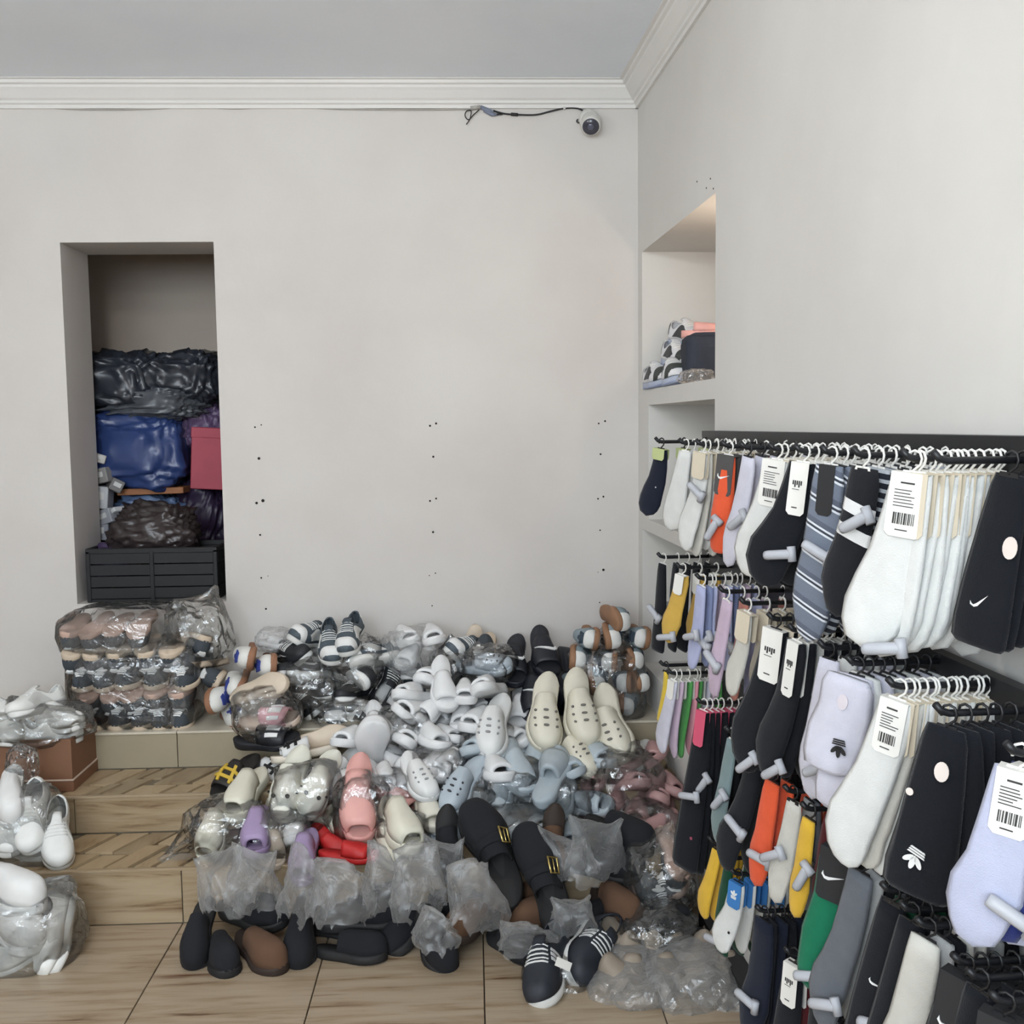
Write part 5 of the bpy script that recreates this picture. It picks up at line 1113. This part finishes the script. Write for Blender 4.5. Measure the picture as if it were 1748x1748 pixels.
# ---------------------------------------------------------------- shoes in the wall niche
def niche(px, py, n, h): s, z = at_n(px, py, n); return W(s, n, NZ0+h)
for px, py, n, h, az, pi_, lb in ((1124, 640, -0.03, 0.036, 8, 0, 'white sneaker with black toe at the far end of the niche'), (1152, 640, -0.04, 0.036, -4, 0, 'white sneaker with black toe in the middle of the niche'),
                                  (1158, 600, -0.08, 0.105, 10, -12, 'white sneaker stacked on the others in the niche'), (1176, 585, -0.12, 0.175, 20, -10, 'topmost white sneaker behind the dark bag')):
    shoe('sneaker_niche', 'sneaker', lb, 'shoe', niche(px, py, n, h), az, pi_, 0, 0.86)
shoe('slide_rose', 'slide', 'pink slide lying on top of the dark bag', 'shoe', niche(1196, 572, -0.13, 0.185), 70, 0, 0, 0.5)
s0, _ = at_n(1198, 610, -0.10)
db = bag('cloth_bag', 'dark navy cloth bag with notched top in the niche', W(s0+0.015, -0.11, NZ0+0.080), (0.075, 0.070, 0.085), 221, mat('navy_cloth', (40, 46, 58), 0.9, var=0.12), crump=0.12, box=0.4, low=0.08)
bag('tissue_bag', 'crumpled clear tissue bag in front of the dark bag', niche(1188, 638, -0.045, 0.022), (0.055, 0.028, 0.024), 222, CLEARG, crump=0.35)
# warm lamp fixed inside the niche
nl = thing('niche_lamp', 'small warm lamp fixed inside the wall niche', 'lamp', None, W(sb-0.035, -0.20, NZ1-0.20))
MB().tube([Vector((0, 0, 0))-WT*-0.030, Vector((0, 0, 0))-WT*-0.008], 0.03, 14).build('base', mat('lamp_white', (230, 230, 228), 0.4), nl)
rg = [[Vector((0.024*math.sin(a)*math.cos(b*PI/6), 0.024*math.sin(a)*math.sin(b*PI/6), -0.024*math.cos(a))) for b in range(12)] for a in [PI*k/8 for k in range(9)]]
MB().loft(rg).build('bulb', emit('niche_glow', (1, 0.80, 0.64), 130), nl, merge=1e-5)
# ---------------------------------------------------------------- surveillance camera and its wiring
cc = thing('surveillance_camera', 'white surveillance camera with dark round lens high in the corner', 'camera', None, P(1004, 205, YW))
WH = mat('camera_white', (214, 212, 206), 0.4); DK = mat('lens_dark', (66, 66, 78), 0.2)
MB().tube([(0, 0, 0), (0, -0.018, 0), (0, -0.030, -0.002)], [0.036, 0.036, 0.024], 20).build('mount', WH, cc)
ax = Vector((-0.12, -0.72, -0.62)).normalized(); c0_ = Vector((0.006, -0.045, -0.016))
MB().tube([c0_-ax*0.030, c0_-ax*0.020, c0_, c0_+ax*0.040, c0_+ax*0.046], [0.012, 0.028, 0.036, 0.036, 0.032], 22).build('body', WH, cc)
MB().tube([c0_+ax*0.044, c0_+ax*0.0475], [0.031, 0.030], 22).build('lens_face', DK, cc)
MB().tube([c0_+ax*0.047, c0_+ax*0.051], [0.013, 0.011], 18).build('lens', mat('lens_glass', (90, 92, 108), 0.08), cc)
MB().tube([(0, -0.01, 0.03), (0.004, -0.028, 0.024)], 0.006, 8).build('joint_screw', WH, cc)
KB = mat('cable_black', (30, 30, 32), 0.5); KW = mat('cable_grey', (176, 172, 166), 0.6); KG = mat('connector_grey', (120, 128, 146), 0.45)
def cable(name, label, pts, r, m, nrm=0.008):
    # pts in the photograph, laid on the back wall
    pp = [P(x, y, YW)+Vector((0, -nrm, 0)) for x, y in pts]; sm = []
    for i in range(len(pp)-1):
        a, b, c, d = pp[max(0, i-1)], pp[i], pp[i+1], pp[min(len(pp)-1, i+2)]
        for k in range(5):
            t = k/5; sm.append(0.5*((2*b)+(c-a)*t+(2*a-5*b+4*c-d)*t*t+(3*b-a-3*c+d)*t**3))
    sm.append(pp[-1])
    o = MB().tube(sm, r, 6).build(name, m)
    return tag(o, label, 'cable')
cable('camera_cable', 'black cable running left from the surveillance camera', [(1002, 200), (997, 192), (985, 186), (963, 186), (940, 191), (915, 197), (885, 197), (860, 195), (842, 190)], 0.0032, KB)
cable('wall_cable', 'long grey cable along the foot of the cornice', [(-60, 184), (60, 181), (105, 186), (200, 188), (330, 184), (410, 186), (480, 181), (560, 186), (680, 188), (805, 187)], 0.0030, KW, 0.0045)
cable('loose_wire', 'short loose black wire loop below the connectors', [(818, 189), (808, 198), (800, 206), (794, 200), (796, 192), (804, 191), (802, 205), (796, 214)], 0.0020, KB, 0.012)
cn = thing('cable_connector', 'grey plug connectors joining the two cables', 'connector', None, P(830, 188, YW))
def cpt(x, y, n=0.010): return P(x, y, YW)+Vector((0, -n, 0))-cn.location
MB().tube([cpt(803, 186), cpt(820, 184)], 0.0075, 8).build('plug', KW, cn)
MB().tube([cpt(820, 184), cpt(834, 190), cpt(842, 194)], [0.007, 0.008, 0.006], 8).build('plug', KG, cn)
MB().tube([cpt(826, 190), cpt(840, 197), cpt(848, 197)], [0.006, 0.007, 0.004], 8).build('plug', KG, cn)
MB().tube([cpt(842, 190), cpt(856, 196)], 0.003, 6).build('lead', KB, cn); MB().tube([cpt(848, 197), cpt(858, 196)], 0.003, 6).build('lead', KB, cn)
MB().tube([cpt(872, 196, 0.008), cpt(884, 197, 0.008)], 0.006, 8).build('sleeve', KB, cn)
cable('wall_hook', 'tiny black bent wire left of the surveillance camera', [(992, 209), (987, 211), (984, 208), (986, 205)], 0.0026, KB, 0.01)
MB().tube([P(963, 186, YW), P(963, 186, YW)+Vector((0, -0.013, 0))], 0.005, 8).build('cable_clip', WH)
tag(bpy.data.objects['cable_clip'], 'tiny white clip holding the black camera cable', 'clip')
